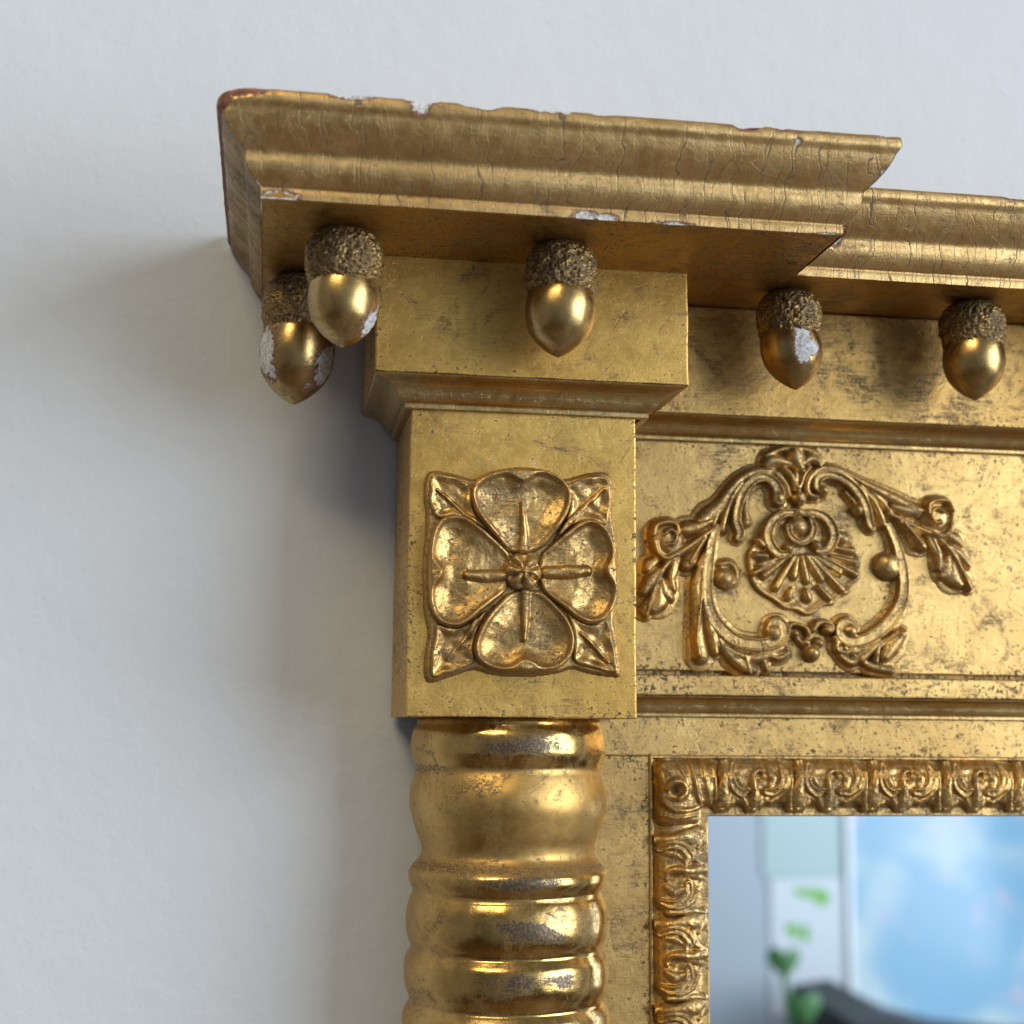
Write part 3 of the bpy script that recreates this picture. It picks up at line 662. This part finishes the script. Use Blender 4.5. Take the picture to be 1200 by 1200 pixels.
# face board is four boards round the glass: upper rail and left stile
rail = bevel_box('upper_rail', 70, XR, YPL, 0, -5.5, 2.95, G_FRIEZE, root, r=.15, wob=.05, seed=10)
stile = bevel_box('side_stile', 60, 81.3, YPL, 0, ZB, -5.55, G_FRIEZE, root, r=.15, wob=.05, seed=11)

# ---------------------------------------------------------------- turned column
colp = np.array(DESIGN['column'])
CX, CY = 50.0, -7.0
pr = [(18.0, 2.4)] + [(r, z) for r, z in colp]
z = colp[-1][1]
# the rings go on down the shaft out of the picture
ringp = [(r, zz) for r, zz in colp if zz < -44.5]
per = 10.43
for kx in range(1, 17):
    for r, zz in ringp:
        if zz - per * kx < z - .05 and zz - per * kx > ZB:
            pr.append((r + .15, zz - per * kx)); z = zz - per * kx
pr = np.array(pr)
pc = catmull(np.stack([pr[:, 0], pr[:, 1]], 1), 5)
na = 150
ang = np.radians(np.linspace(-108, 108, na))
R_, A_ = np.meshgrid(pc[:, 0], ang, indexing='xy')
Zc = np.broadcast_to(pc[:, 1], R_.shape)
R2 = R_ + .05 * fbm(A_ * 8, Zc / 3, Zc * 0, 3, 31) + .10 * vnoise(A_ * 1.5, Zc / 9, Zc * 0, 33)
V = np.stack([CX + R2 * np.sin(A_), CY - R2 * np.cos(A_), Zc], -1).reshape(-1, 3)
# wear sits on the crests of the rings
rs = pc[:, 0]
loc = np.array([rs[(np.abs(pc[:, 1] - zz) < 4)].min() for zz in pc[:, 1]])
hic = np.array([rs[(np.abs(pc[:, 1] - zz) < 4)].max() for zz in pc[:, 1]])
crest = np.clip((rs - loc) / np.maximum(hic - loc, .3), 0, 1) ** 3
crest = crest * np.where((pc[:, 1] < -9) & (pc[:, 1] > -27), .15, 1)
wear = crest[None, :] * np.exp(-((A_ + .02) / .75) ** 2)
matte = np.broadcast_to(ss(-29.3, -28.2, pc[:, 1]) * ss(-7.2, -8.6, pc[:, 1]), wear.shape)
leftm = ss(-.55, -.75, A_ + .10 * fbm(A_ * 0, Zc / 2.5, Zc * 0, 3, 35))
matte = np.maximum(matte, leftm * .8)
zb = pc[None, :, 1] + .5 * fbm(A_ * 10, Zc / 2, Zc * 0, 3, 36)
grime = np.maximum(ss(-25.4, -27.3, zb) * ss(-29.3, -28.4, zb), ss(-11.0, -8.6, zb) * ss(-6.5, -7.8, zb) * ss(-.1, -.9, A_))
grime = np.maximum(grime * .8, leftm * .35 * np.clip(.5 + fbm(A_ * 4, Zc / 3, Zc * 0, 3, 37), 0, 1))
mesh_obj('column', V, grid_faces(na, len(pc), True), G_COL, root, attrs={'wear': wear.ravel(), 'matte': matte.ravel(), 'grime': grime.ravel()})

# ---------------------------------------------------------------- acorns
def lathe_closed(profile, n, disp, seed):
    p = np.array(profile)
    th = np.linspace(0, 2 * np.pi, n, endpoint=False)
    Rr, T = np.meshgrid(p[:, 0], th, indexing='xy')
    Zz = np.broadcast_to(p[:, 1], Rr.shape)
    return Rr, T, Zz


def acorn(x, y, tip, rn, rc, seed, tilt=(0, 0), chips=(), belly=0.0):
    """hangs from the soffit at (x, y); tip = height of its point"""
    L = ZS - tip
    rn *= 1.07; rc *= 1.05
    seam = ZS - L * .42
    # cup: rough composition, nearly a half ball with an in-turned rim
    prof = [(.3, .2), (rc * .55, .1), (rc * .80, -.10 * L * .43), (rc * .95, -.30 * L * .43), (rc * 1.0, -.52 * L * .43), (rc * .985, -.75 * L * .43), (rc * .93, -.95 * L * .43), (rc * .86, -1.06 * L * .43), (rc * .7, -1.02 * L * .43), (rc * .3, -.9 * L * .43)]
    pp = catmull(prof, 13)
    n = 210
    Rr, T, Zz = lathe_closed(pp, n, 0, seed)
    px, py = Rr * np.cos(T), Rr * np.sin(T)
    q = .8
    nn = fbm(px * q, py * q, Zz * q, 2, seed) * .28 + (.42 - np.abs(vnoise(px * 1.5, py * 1.5, Zz * 1.5, seed + 2))) * .75 + .22 * vnoise(px * 3.1, py * 3.1, Zz * 3.1, seed + 3) - .12
    env = np.clip((-Zz - .3) / 1.2, 0, 1)
    k_ = 1 + env * nn / np.maximum(Rr, 1.0)
    a = mesh_obj('acorn', np.stack([px * k_, py * k_, Zz + env * nn * .25], -1).reshape(-1, 3), grid_faces(n, len(pp), True, True), G_CUP, root)
    if chips and seed in (2, 4):
        a['label'] = 'acorn with white gesso showing where its gilding has flaked off'
    a.location = (x * MM, y * MM, ZS * MM)
    h = seam - tip
    t0 = -L * .42
    nprof = [(rn * .55, t0 + 1.2), (rn * .86, t0 + .55), (rn * .955, t0 - .06 * h), (rn, t0 - .26 * h), (rn * (.965 + .02 * belly), t0 - .44 * h), (rn * (.84 + .06 * belly), t0 - .62 * h), (rn * (.61 + .09 * belly), t0 - .78 * h), (rn * (.34 + .08 * belly), t0 - .90 * h), (rn * (.14 + .05 * belly), t0 - .965 * h), (.05, t0 - h)]
    pp = catmull(nprof, 8)
    n = 96
    Rr, T, Zz = lathe_closed(pp, n, 0, seed)
    px, py = Rr * np.cos(T), Rr * np.sin(T)
    nn = .10 * fbm(px / 4, py / 4, Zz / 4, 2, seed + 4)
    s_ = 1 + nn / np.maximum(Rr, .8)
    ch = np.full(px.shape, -2.0)
    for (az, zf, ra, rz) in chips:       # azimuth (deg from the front), height fraction, radii
        cx_, cy_, cz_ = rn * math.sin(math.radians(az)), -rn * math.cos(math.radians(az)), t0 - zf * h
        d2 = np.hypot((px - cx_), (py - cy_)) / ra
        ch = np.maximum(ch, 1 - np.sqrt(d2 ** 2 + ((Zz - cz_) / rz) ** 2))
    dent = .18 * np.clip((ch + .35 * fbm(px / 1.2, py / 1.2, Zz / 1.2, 3, 9)) * 5, 0, 1) / np.maximum(Rr, .8)
    shx = tilt[0] * np.clip((t0 - Zz) / h, 0, 1); shy = tilt[1] * np.clip((t0 - Zz) / h, 0, 1)
    mesh_obj('nut', np.stack([px * (s_ - dent) + shx, py * (s_ - dent) + shy, Zz], -1).reshape(-1, 3), grid_faces(n, len(pp), True, True), G_NUT, a,
             attrs={'chip': ch.ravel() + 3, 'wood': np.full(ch.size, 1.0)})
    return a


acorn(11.0, -48, 70.6, 6.25, 7.0, 1, (.2, 0), [(70, .75, 3.0, 3.6), (85, .42, 1.2, 1.2)], .5)
acorn(3.2, -17, 66.0, 7.3, 7.3, 2, (-.6, 0), [(-62, .35, 3.2, 5.0), (-50, .75, 2.0, 4.5), (60, .55, 3.4, 4.5), (35, .88, 3.4, 2.2), (-15, .97, 2.0, 1.5)], .35)
acorn(52.9, -48, 70.8, 6.4, 6.6, 3, (-.5, 0), [(20, .97, 1.6, 1.5), (-40, .93, 2.2, .9)], .2)
acorn(107.0, -26, 72.0, 6.15, 6.5, 4, (1.2, 0), [(6, .10, 1.6, 2.0), (2, .35, 1.7, 4.2), (22, .36, 1.8, 1.6)])
for i, xx in enumerate((149, 191, 233, 275)):
    acorn(xx, -26, 71.5, 6.2, 6.6, 6 + i)

# ---------------------------------------------------------------- rosette on the block
gp = DESIGN['ground']
gu = [q[0] for q in gp]; gv = [q[1] for q in gp]
bb = (min(gu) - 1, max(gu) + 1, min(gv) - 1, max(gv) + 1)
r = Relief(*bb, .2)
d = r.sdf(gp, 4)
r.H = np.where(d > 0, .25 + .75 * ss(0, .8, d), 0)
r.rough(.06, 1.5, 2)
rosette = r.build('rosette', YBLK, G_RELF, root)
for i, (poly, lip, vein, vw) in enumerate(DESIGN['petals']):
    pu = [q[0] for q in poly]; pv = [q[1] for q in poly]
    r = Relief(min(pu) - 1.4, max(pu) + 1.4, min(pv) - 1.4, max(pv) + 1.4, .16)
    d = r.sdf(poly, 5) + .38
    bx, bz = DESIGN['boss']
    rad = np.hypot(r.U - bx, r.V - bz)
    rise = np.clip((rad - 3) / 12, 0, 1)
    hb = 1.2 + 2.5 * np.clip((rad - 2.5) / 9, 0, 1) ** .8                              # rim climbs away from the heart
    rim = np.sqrt(np.clip(1 - (1 - np.clip(d / 1.1, 0, 1)) ** 2, 0, 1))
    bowl = 0
    h = hb * (.35 + .65 * rim)
    lx, lz = lip
    ld = np.array([lx - bx, lz - bz]); ld /= np.hypot(*ld)
    al = (r.U - lx) * ld[0] + (r.V - lz) * ld[1]; ac = -(r.U - lx) * ld[1] + (r.V - lz) * ld[0]
    fold = np.exp(-(ac / 2.1) ** 2) * np.clip(1 + al / 7.0, 0, 1)
    dd = d - 2.7 * fold - .45
    bowl = (.45 * ss(.2, 1.2, dd) + .55 * ss(.5, 4.2, dd)) * (.5 + 1.9 * rise)
    h = h - bowl + .45 * fold * np.clip(d / 1.0, 0, 1) + .22 * np.exp(-(dd / .7) ** 2) * (d > .3)
    r.H = np.where(d > 0, np.maximum(h, .5), 0)
    r.smooth(3)
    V0 = r.H.copy()
    r.H[:] = 0
    r.stroke(vein, [x * 1.35 for x in vw], 1.35)
    r.H = np.where(V0 > 0, V0 + r.H, 0)
    r.smooth(1)
    r.rough(.18, 1.7, 10 + i)
    r.build('petal', YBLK, G_RELF, rosette)
for i, (poly, vein, vw) in enumerate(DESIGN['leaves']):
    pu = [q[0] for q in poly]; pv = [q[1] for q in poly]
    r = Relief(min(pu) - .8, max(pu) + .8, min(pv) - .8, max(pv) + .8, .16)
    d = r.sdf(poly, 5)
    rim = np.sqrt(np.clip(1 - (1 - np.clip(d / .6, 0, 1)) ** 2, 0, 1))
    h = 2.2 * (.4 + .6 * rim) - .8 * ss(.5, 2.2, d) + .22 * np.sin(r.U * 1.3 + i) * np.sin(r.V * 1.5 + 2 * i) * ss(.3, 1, d)
    r.H = np.where(d > 0, h, 0)
    r.smooth(3)
    V0 = r.H.copy(); r.H[:] = 0
    r.stroke(vein, vw, .9)
    r.H = np.where(V0 > 0, V0 + r.H, 0)
    r.rough(.12, 1.6, 20 + i)
    r.build('leaf', YBLK, G_RELF, rosette)
bx, bz = DESIGN['boss']
r = Relief(bx - 4.8, bx + 4.8, bz - 4.8, bz + 4.8, .13)
rr = np.hypot(r.U - bx, r.V - bz); th = np.arctan2(r.V - bz, r.U - bx)
lob = .5 + .5 * np.cos(6 * th + .6)
Rb = 3.7 + .35 * lob
dome = np.sqrt(np.clip(1 - (rr / Rb) ** 2, 0, 1))
h = 2.0 + 2.5 * dome - 1.3 * (1 - lob) ** 2 * np.exp(-((rr - 2.1) / 1.2) ** 2) - .9 * np.exp(-(rr / 1.0) ** 2) + 1.1 * np.exp(-(rr / .55) ** 2)
r.H = np.where(rr < Rb, h, 0)
r.smooth(2); r.rough(.06, 1.2, 40)
r.build('boss', YBLK, G_RELF, rosette)

# ---------------------------------------------------------------- cartouche on the frieze
def piece(name, strokes, parent, seed, res=.17, base=None):
    allp = np.vstack([np.array(s[0]) for s in strokes] + ([np.array(base)] if base else []))
    mw = 2.6
    r = Relief(allp[:, 0].min() - mw, allp[:, 0].max() + mw, allp[:, 1].min() - mw, allp[:, 1].max() + mw, res)
    if base:
        d = r.sdf(base, 4)
        rim = np.sqrt(np.clip(1 - (1 - np.clip(d / .6, 0, 1)) ** 2, 0, 1))
        r.H = np.where(d > 0, 1.35 * (.3 + .7 * rim) - .5 * ss(.6, 2.0, d) + .35 * ss(2.5, 7, d), 0)
    if not base and name != 'pendant':
        for p, w_, h, kd in strokes:         # low body of composition that joins the strokes
            if len(p) > 2:
                r.stroke(p, [x * 1.75 + .25 for x in w_], .62)
    for p, w_, h, kd in strokes:
        if len(p) == 2:
            p = [p[0], ((p[0][0] + p[1][0]) / 2, (p[0][1] + p[1][1]) / 2), p[1]]
            w_ = [w_[0], w_[0], w_[-1]]
        r.stroke(p, [x * 1.08 for x in w_], h * 1.3, kd)
    # a thin web of composition holds the strokes together
    r.smooth(2)
    r.rough(.07, 1.4, seed)
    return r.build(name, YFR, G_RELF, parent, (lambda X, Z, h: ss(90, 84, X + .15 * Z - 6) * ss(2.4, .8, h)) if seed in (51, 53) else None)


cart = piece('cartouche', DESIGN['crest'], root, 50)
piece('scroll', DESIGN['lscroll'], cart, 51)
piece('scroll', DESIGN['rscroll'], cart, 52)
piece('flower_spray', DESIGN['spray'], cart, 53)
piece('flower_spray', DESIGN['sprayr'], cart, 54)
piece('shell', DESIGN['shell'], cart, 55, .15, DESIGN['shellbase'])
piece('pendant', DESIGN['bottom'], cart, 56)

# ---------------------------------------------------------------- carved border round the glass
BX, BZ = 81.2, -5.3            # outer corner
BW = 13.2                      # width of the border
UL = 17.1                      # length of one leaf


def section(t):
    """height of the border above the face board, t mm in from its outer edge"""
    return np.interp(t, [0, .15, .7, .9, 1.6, 3.0, 4.6, 7, 9.4, 10.9, 11.1, 13.1, 13.2], [0, .45, .5, -.1, .2, 1.3, 2.0, 2.1, 1.5, .9, .75, .7, -2.5])


def strip(name, horiz):
    n = 500
    L = XR - BX if horiz else BZ - ZB
    t = np.concatenate([np.linspace(0, 1.8, 12), np.linspace(2, 10.8, 20), np.linspace(11, 13.2, 10)])
    s = np.linspace(0, 1, n)[:, None]
    S0 = t[None, :]                                     # mitred start
    Sx = S0 + (L - S0) * s
    T = np.broadcast_to(t[None, :], Sx.shape)
    H = section(T) + .10 * fbm(Sx / 3, T / 2, T * 0 + (3 if horiz else 8), 3, 60)
    if horiz:
        v = np.stack([BX + Sx, YPL - H, BZ - T], -1)
    else:
        v = np.stack([BX + T, YPL - H, BZ - Sx], -1)
    return v.reshape(-1, 3), grid_faces(n, len(t), horiz)


v1, f1 = strip('a', True)
v2, f2 = strip('b', False)
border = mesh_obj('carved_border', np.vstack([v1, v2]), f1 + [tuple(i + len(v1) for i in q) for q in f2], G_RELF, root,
                  attrs={'orange_tint': np.concatenate([np.zeros(len(v1)), ss(4.6, 2.6, v2[:, 0] - BX) * ss(.9, 1.5, v2[:, 0] - BX)])})

# one acanthus leaf, drawn in (s along, t in from the outer edge), heights over the section
def leaf_relief():
    r = Relief(-1.2, UL + 1.2, .6, 12.2, .15)
    k_ = UL / 94.0
    def q(l): return [(u * k_, v * BW / 76.0) for u, v in l]
    def st(l, w_, h, kd='t'): r.stroke(q(l), [x * k_ * 1.32 for x in w_], h + .55, kd)
    # broad leaf body with a scalloped foot
    body = q([(7, 8), (50, 6), (88, 8), (90, 40), (96, 60), (86, 62), (76, 59), (66, 60), (58, 64), (46, 69), (36, 65), (24, 60), (14, 65), (2, 68), (-3, 60), (2, 40)])
    d = r.sdf(body, 4)
    r.H = np.where(d > 0, .35 + .95 * ss(0, .9, d) - .35 * ss(1, 3, d), 0)
    st([(12, 6), (11, 24), (8, 42), (8, 60)], [5, 5, 7, 10], 1.25)
    st([(6, 66), (14, 63), (20, 58)], [3, 3, 3], 1.3)
    st([(22, 10), (17, 24), (20, 38), (30, 46), (36, 42)], [3, 3.5, 4, 4.5, 3], 1.75, 'r')
    st([(26, 14), (27, 28), (31, 36)], [3, 5, 3], 1.0)
    st([(44, 64), (45, 48), (44, 34), (46, 22), (54, 18)], [7, 5, 4.5, 4, 3.5], 1.6)
    st([(52, 60), (50, 50), (48, 40)], [6, 4, 3], 1.2)
    st([(60, 44), (70, 44), (79, 36), (82, 22), (80, 12)], [4, 4.5, 4, 4, 3], 1.75, 'r')
    st([(64, 18), (69, 28), (66, 38)], [4, 6, 4], 1.25)
    st([(86, 18), (86, 36), (78, 50), (66, 57)], [3, 3, 3.5, 4], 1.5)
    st([(92, 66), (90, 52), (91, 36), (92, 18)], [4, 4, 3, 2.5], 1.35)
    st([(30, 50), (34, 56), (38, 64)], [3, 4, 3], 1.2)
    r.smooth(2)
    r.rough(.2, 1.4, 70)
    # eye drilled deep
    ex, ez = 52 * k_, 25 * BW / 76.0
    hole = np.exp(-(((r.U - ex) / .75) ** 2 + ((r.V - ez) / 1.0) ** 2))
    r.H = np.where(r.H > 0, np.maximum(r.H - 1.5 * hole, .03), 0)
    return r


lr = leaf_relief()
LEAF_S0 = 14.4                 # the first leaf starts past the corner piece
def place(horiz, off, seed, sc=1.0):
    def xf(U, V_, h):
        s_ = off + U * sc
        hh = section(V_) + np.maximum(h, -.3) * (1 + .12 * vnoise(U / 5, V_ / 5, U * 0 + seed, seed)) + .08 * fbm(U / 2, V_ / 2, U * 0 + seed * 3.3, 2, seed)
        if horiz:
            return BX + s_, YPL - hh, BZ - V_
        return BX + V_, YPL - hh, BZ - s_
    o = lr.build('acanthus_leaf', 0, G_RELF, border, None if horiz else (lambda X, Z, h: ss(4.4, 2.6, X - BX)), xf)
    if horiz:
        o.data.flip_normals()
    return o


i = 0
s_ = LEAF_S0
while BX + s_ + UL < XR:
    place(True, s_, 80 + i); s_ += UL; i += 1
s_ = LEAF_S0 + 1.4
while BZ - s_ - UL * 1.03 > ZB:
    place(False, s_, 120 + i, 1.03); s_ += UL * 1.03; i += 1
# corner leaf
r = Relief(0.7, 15.5, .7, 15.5, .16)
body = [(1.2, 1.2), (9, .9), (14.6, 1.4), (14.2, 6), (14.0, 10.6), (11.5, 11.0), (10.8, 11.8), (10.6, 14.4), (6, 14.8), (1.4, 14.6), (1.0, 8)]
d = r.sdf(body, 5)
r.H = np.where(d > 0, .5 + 1.4 * ss(0, 1.2, d), 0)
for p_, w_, h_ in [([(3, 7), (4.5, 5.5), (6.5, 5.8), (7.2, 7.8), (5.6, 9.2)], [1, 1.1, 1.2, 1.1, .8], 2.2), ([(2.4, 10), (4.5, 11.4), (7.5, 11.6), (10, 11)], [.9, 1.0, 1, .7], 1.9),
                   ([(8.5, 2), (9.2, 5), (9.8, 8), (10.8, 10.8)], [.7, .9, .9, .8], 1.9), ([(11.2, 1.8), (11.6, 5), (12.3, 8), (13, 10.3)], [.7, .8, .8, .6], 1.7), ([(13.6, 2), (13.8, 6), (14, 9.5)], [.5, .6, .5], 1.5),
                   ([(1.8, 12.6), (5, 13.2), (9.8, 12.6)], [.6, .8, .5], 1.7), ([(6, 2.4), (6.8, 4.0), (7.8, 6.0)], [.7, .8, .6], 1.8), ([(2.0, 4), (2.3, 6.5), (2.2, 9)], [.8, .9, .7], 1.7)]:
    r.stroke(p_, w_, h_ + .7)
r.smooth(3); r.rough(.2, 1.5, 99)
r.H = np.where(r.H > 0, np.maximum(r.H - 1.6 * np.exp(-(((r.U - 4.9) / .8) ** 2 + ((r.V - 7.4) / .7) ** 2)), .03), 0)
def xfc(U, V_, h):
    hh = np.minimum(section(np.minimum(U, V_)), 2.2) + h
    return BX + U, YPL - hh, BZ - V_
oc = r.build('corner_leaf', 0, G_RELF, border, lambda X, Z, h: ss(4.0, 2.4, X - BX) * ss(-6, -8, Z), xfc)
oc.data.flip_normals()

# glass
gm = bpy.data.materials.new('silvered_glass')
k = NT(gm)
k.b.inputs['Base Color'].default_value = rgb(.86, .90, .93)
k.b.inputs['Metallic'].default_value = 1.0
k.b.inputs['Roughness'].default_value = .012
plane_obj('mirror_glass', [(BX + 12.4, -3.0 + 2.3, ZB), (XR, -.7, ZB), (XR, -.7, BZ - 12.4), (BX + 12.4, -.7, BZ - 12.4)], gm, root)

# ---------------------------------------------------------------- what the glass shows: the far side of the room
YBK = -2600.0
bw = plane_obj('back_wall', [(3000, YBK, -1300), (-2500, YBK, -1300), (-2500, YBK, 1500), (3000, YBK, 1500)], paint('back_wall_paint', (.36, .41, .46), .8))  # this paint, the panel's and the sheet's are darkened to their mirrored brightness
bw['kind'] = 'structure'


def tag(o, label, cat, group=None):
    o['label'] = label; o['category'] = cat
    if group: o['group'] = group


def slab(name, x0, x1, z0, z1, y0, y1, mat, parent=None):
    v = [(x, y, z) for y in (y0, y1) for x, z in ((x0, z0), (x1, z0), (x1, z1), (x0, z1))]
    f = [(0, 1, 2, 3), (7, 6, 5, 4), (0, 4, 5, 1), (1, 5, 6, 2), (2, 6, 7, 3), (3, 7, 4, 0)]
    return mesh_obj(name, v, f, mat, parent, smooth=False)


pn = slab('hanging_panel', 985, 1161, -290, 300, YBK + 1, YBK + 4, paint('pale_green_paint', (.37, .48, .48), .7))
tag(pn, 'pale green panel on the far wall, seen blurred in the mirror above the white sheet', 'panel')
ps = slab('poster', 1000, 1161, -560, -292, YBK + 1, YBK + 4, paint('white_card', (.55, .59, .635), .6))
tag(ps, 'white sheet printed with green leaf sprigs, reflected in the mirror', 'poster')
GRN = paint('print_green', (.16, .42, .07), .6)
for (cx_, cz_, sx_, sz_) in [(1085, -322, 26, 10), (1108, -330, 16, 18), (1060, -318, 12, 8), (1050, -395, 9, 16), (1072, -400, 9, 18), (1036, -390, 7, 10)]:
    an = np.linspace(0, 2 * np.pi, 14, endpoint=False)
    vv = [(cx_ + sx_ * math.cos(a_), YBK + 4.8 + .4 * math.cos(3 * a_), cz_ + sz_ * math.sin(a_)) for a_ in an]
    mesh_obj('leaf_print', vv, [tuple(range(14))], GRN, ps, smooth=False)
# window
win = bpy.data.objects.new('window', None); COL.objects.link(win)
tag(win, 'bright blue window reflected in the right part of the mirror glass', 'window')
wf = paint('window_paint', (.8, .84, .88), .5)
for (a0, a1, b0, b1) in [(1160, 1170, -760, 500), (1880, 1900, -760, 500), (1170, 1880, 480, 500), (1170, 1880, -760, -740)]:
    slab('frame', a0, a1, b0, b1, YBK + 1, YBK + 14, wf, win)
sk = bpy.data.materials.new('window_daylight')
k = NT(sk)
c = k.coords()
n1 = k.noise(c, .0045, 3, .5, .4)
n2 = k.noise(c, .011, 3, .5, .4)
colw = k.mix(k.ramp(n1, .42, .62), rgb(.30, .60, .90), rgb(.60, .82, .95))
colw = k.mix(k.ramp(n2, .56, .74, 0, .6), colw, rgb(.80, .68, .92))
k.b.inputs['Base Color'].default_value = rgb(0, 0, 0)
k.link(colw, k.b.inputs['Emission Color'])
k.b.inputs['Emission Strength'].default_value = 1.0
k.b.inputs['Roughness'].default_value = .3
plane_obj('pane', [(1880, YBK + 12, -740), (1170, YBK + 12, -740), (1170, YBK + 12, 480), (1880, YBK + 12, 480)], sk, win)
# dark furniture ridge and a houseplant in front of it
dk = paint('dark_fabric', (.03, .035, .04), .8)
sv = [(1040, -500), (1120, -490), (1230, -545), (1330, -570), (1500, -590), (1900, -600), (1900, -1300), (1040, -1300)]
n = len(sv)
FS = lambda y: (-y + 319.0) / (-YBK + 319.0)
sv = [(x * FS(YBK + 90), z * FS(YBK + 90)) for x, z in sv]
so = mesh_obj('sofa', [(x, YBK + 90, z) for x, z in sv] + [(x, YBK + 420, z - 12) for x, z in sv],
              [tuple(range(n)), tuple(range(n, 2 * n))[::-1]] + [(i, n + i, n + (i + 1) % n, (i + 1) % n) for i in range(n)], dk, None, smooth=False)
tag(so, 'dark sloping sofa back below the window, reflected low in the mirror', 'sofa')
pl = bpy.data.objects.new('houseplant', None); COL.objects.link(pl)
tag(pl, 'houseplant with heart shaped green leaf, reflected in the lower mirror', 'plant')
lg = paint('leaf_green', (.035, .14, .03), .5)
def heart(cx_, cz_, s0, y):
    cx_, cz_, s0 = cx_ * FS(y), cz_ * FS(y), s0 * FS(y)
    t = np.linspace(0, 2 * np.pi, 24, endpoint=False)
    x = 16 * np.sin(t) ** 3; zz = 13 * np.cos(t) - 5 * np.cos(2 * t) - 2 * np.cos(3 * t) - np.cos(4 * t)
    v = [(cx_, y + 6, cz_)] + [(cx_ + a_ * s0, y - .02 * abs(a_) * 16 * s0, cz_ + b_ * s0) for a_, b_ in zip(x, zz)]
    return mesh_obj('leaf', v, [(0, 1 + i, 1 + (i + 1) % 24) for i in range(24)], lg, pl)
heart(1030, -455, 2.3, YBK + 450)
heart(1070, -545, 2.4, YBK + 470)
heart(985, -620, 2.2, YBK + 460)
th = np.linspace(0, 2 * np.pi, 10, endpoint=False)
sp_ = catmull([(868, -400), (880, -480), (884, -600), (880, -900)], 5)
vv = [(x + 5 * math.cos(a_), YBK + 440 + 5 * math.sin(a_), z_) for x, z_ in sp_ for a_ in th]
mesh_obj('stem', vv, [(i * 10 + j, i * 10 + (j + 1) % 10, (i + 1) * 10 + (j + 1) % 10, (i + 1) * 10 + j) for i in range(len(sp_) - 1) for j in range(10)], lg, pl)
pp_ = [(70, -900), (95, -700), (100, -690), (88, -690), (80, -880)]
vv = [(880 + r_ * math.cos(a_), YBK + 440 + r_ * math.sin(a_), z_) for r_, z_ in pp_ for a_ in np.linspace(0, 2 * np.pi, 24, endpoint=False)]
mesh_obj('pot', vv, [(i * 24 + j, i * 24 + (j + 1) % 24, (i + 1) * 24 + (j + 1) % 24, (i + 1) * 24 + j) for i in range(4) for j in range(24)], paint('pot_glaze', (.5, .52, .55), .3), pl)
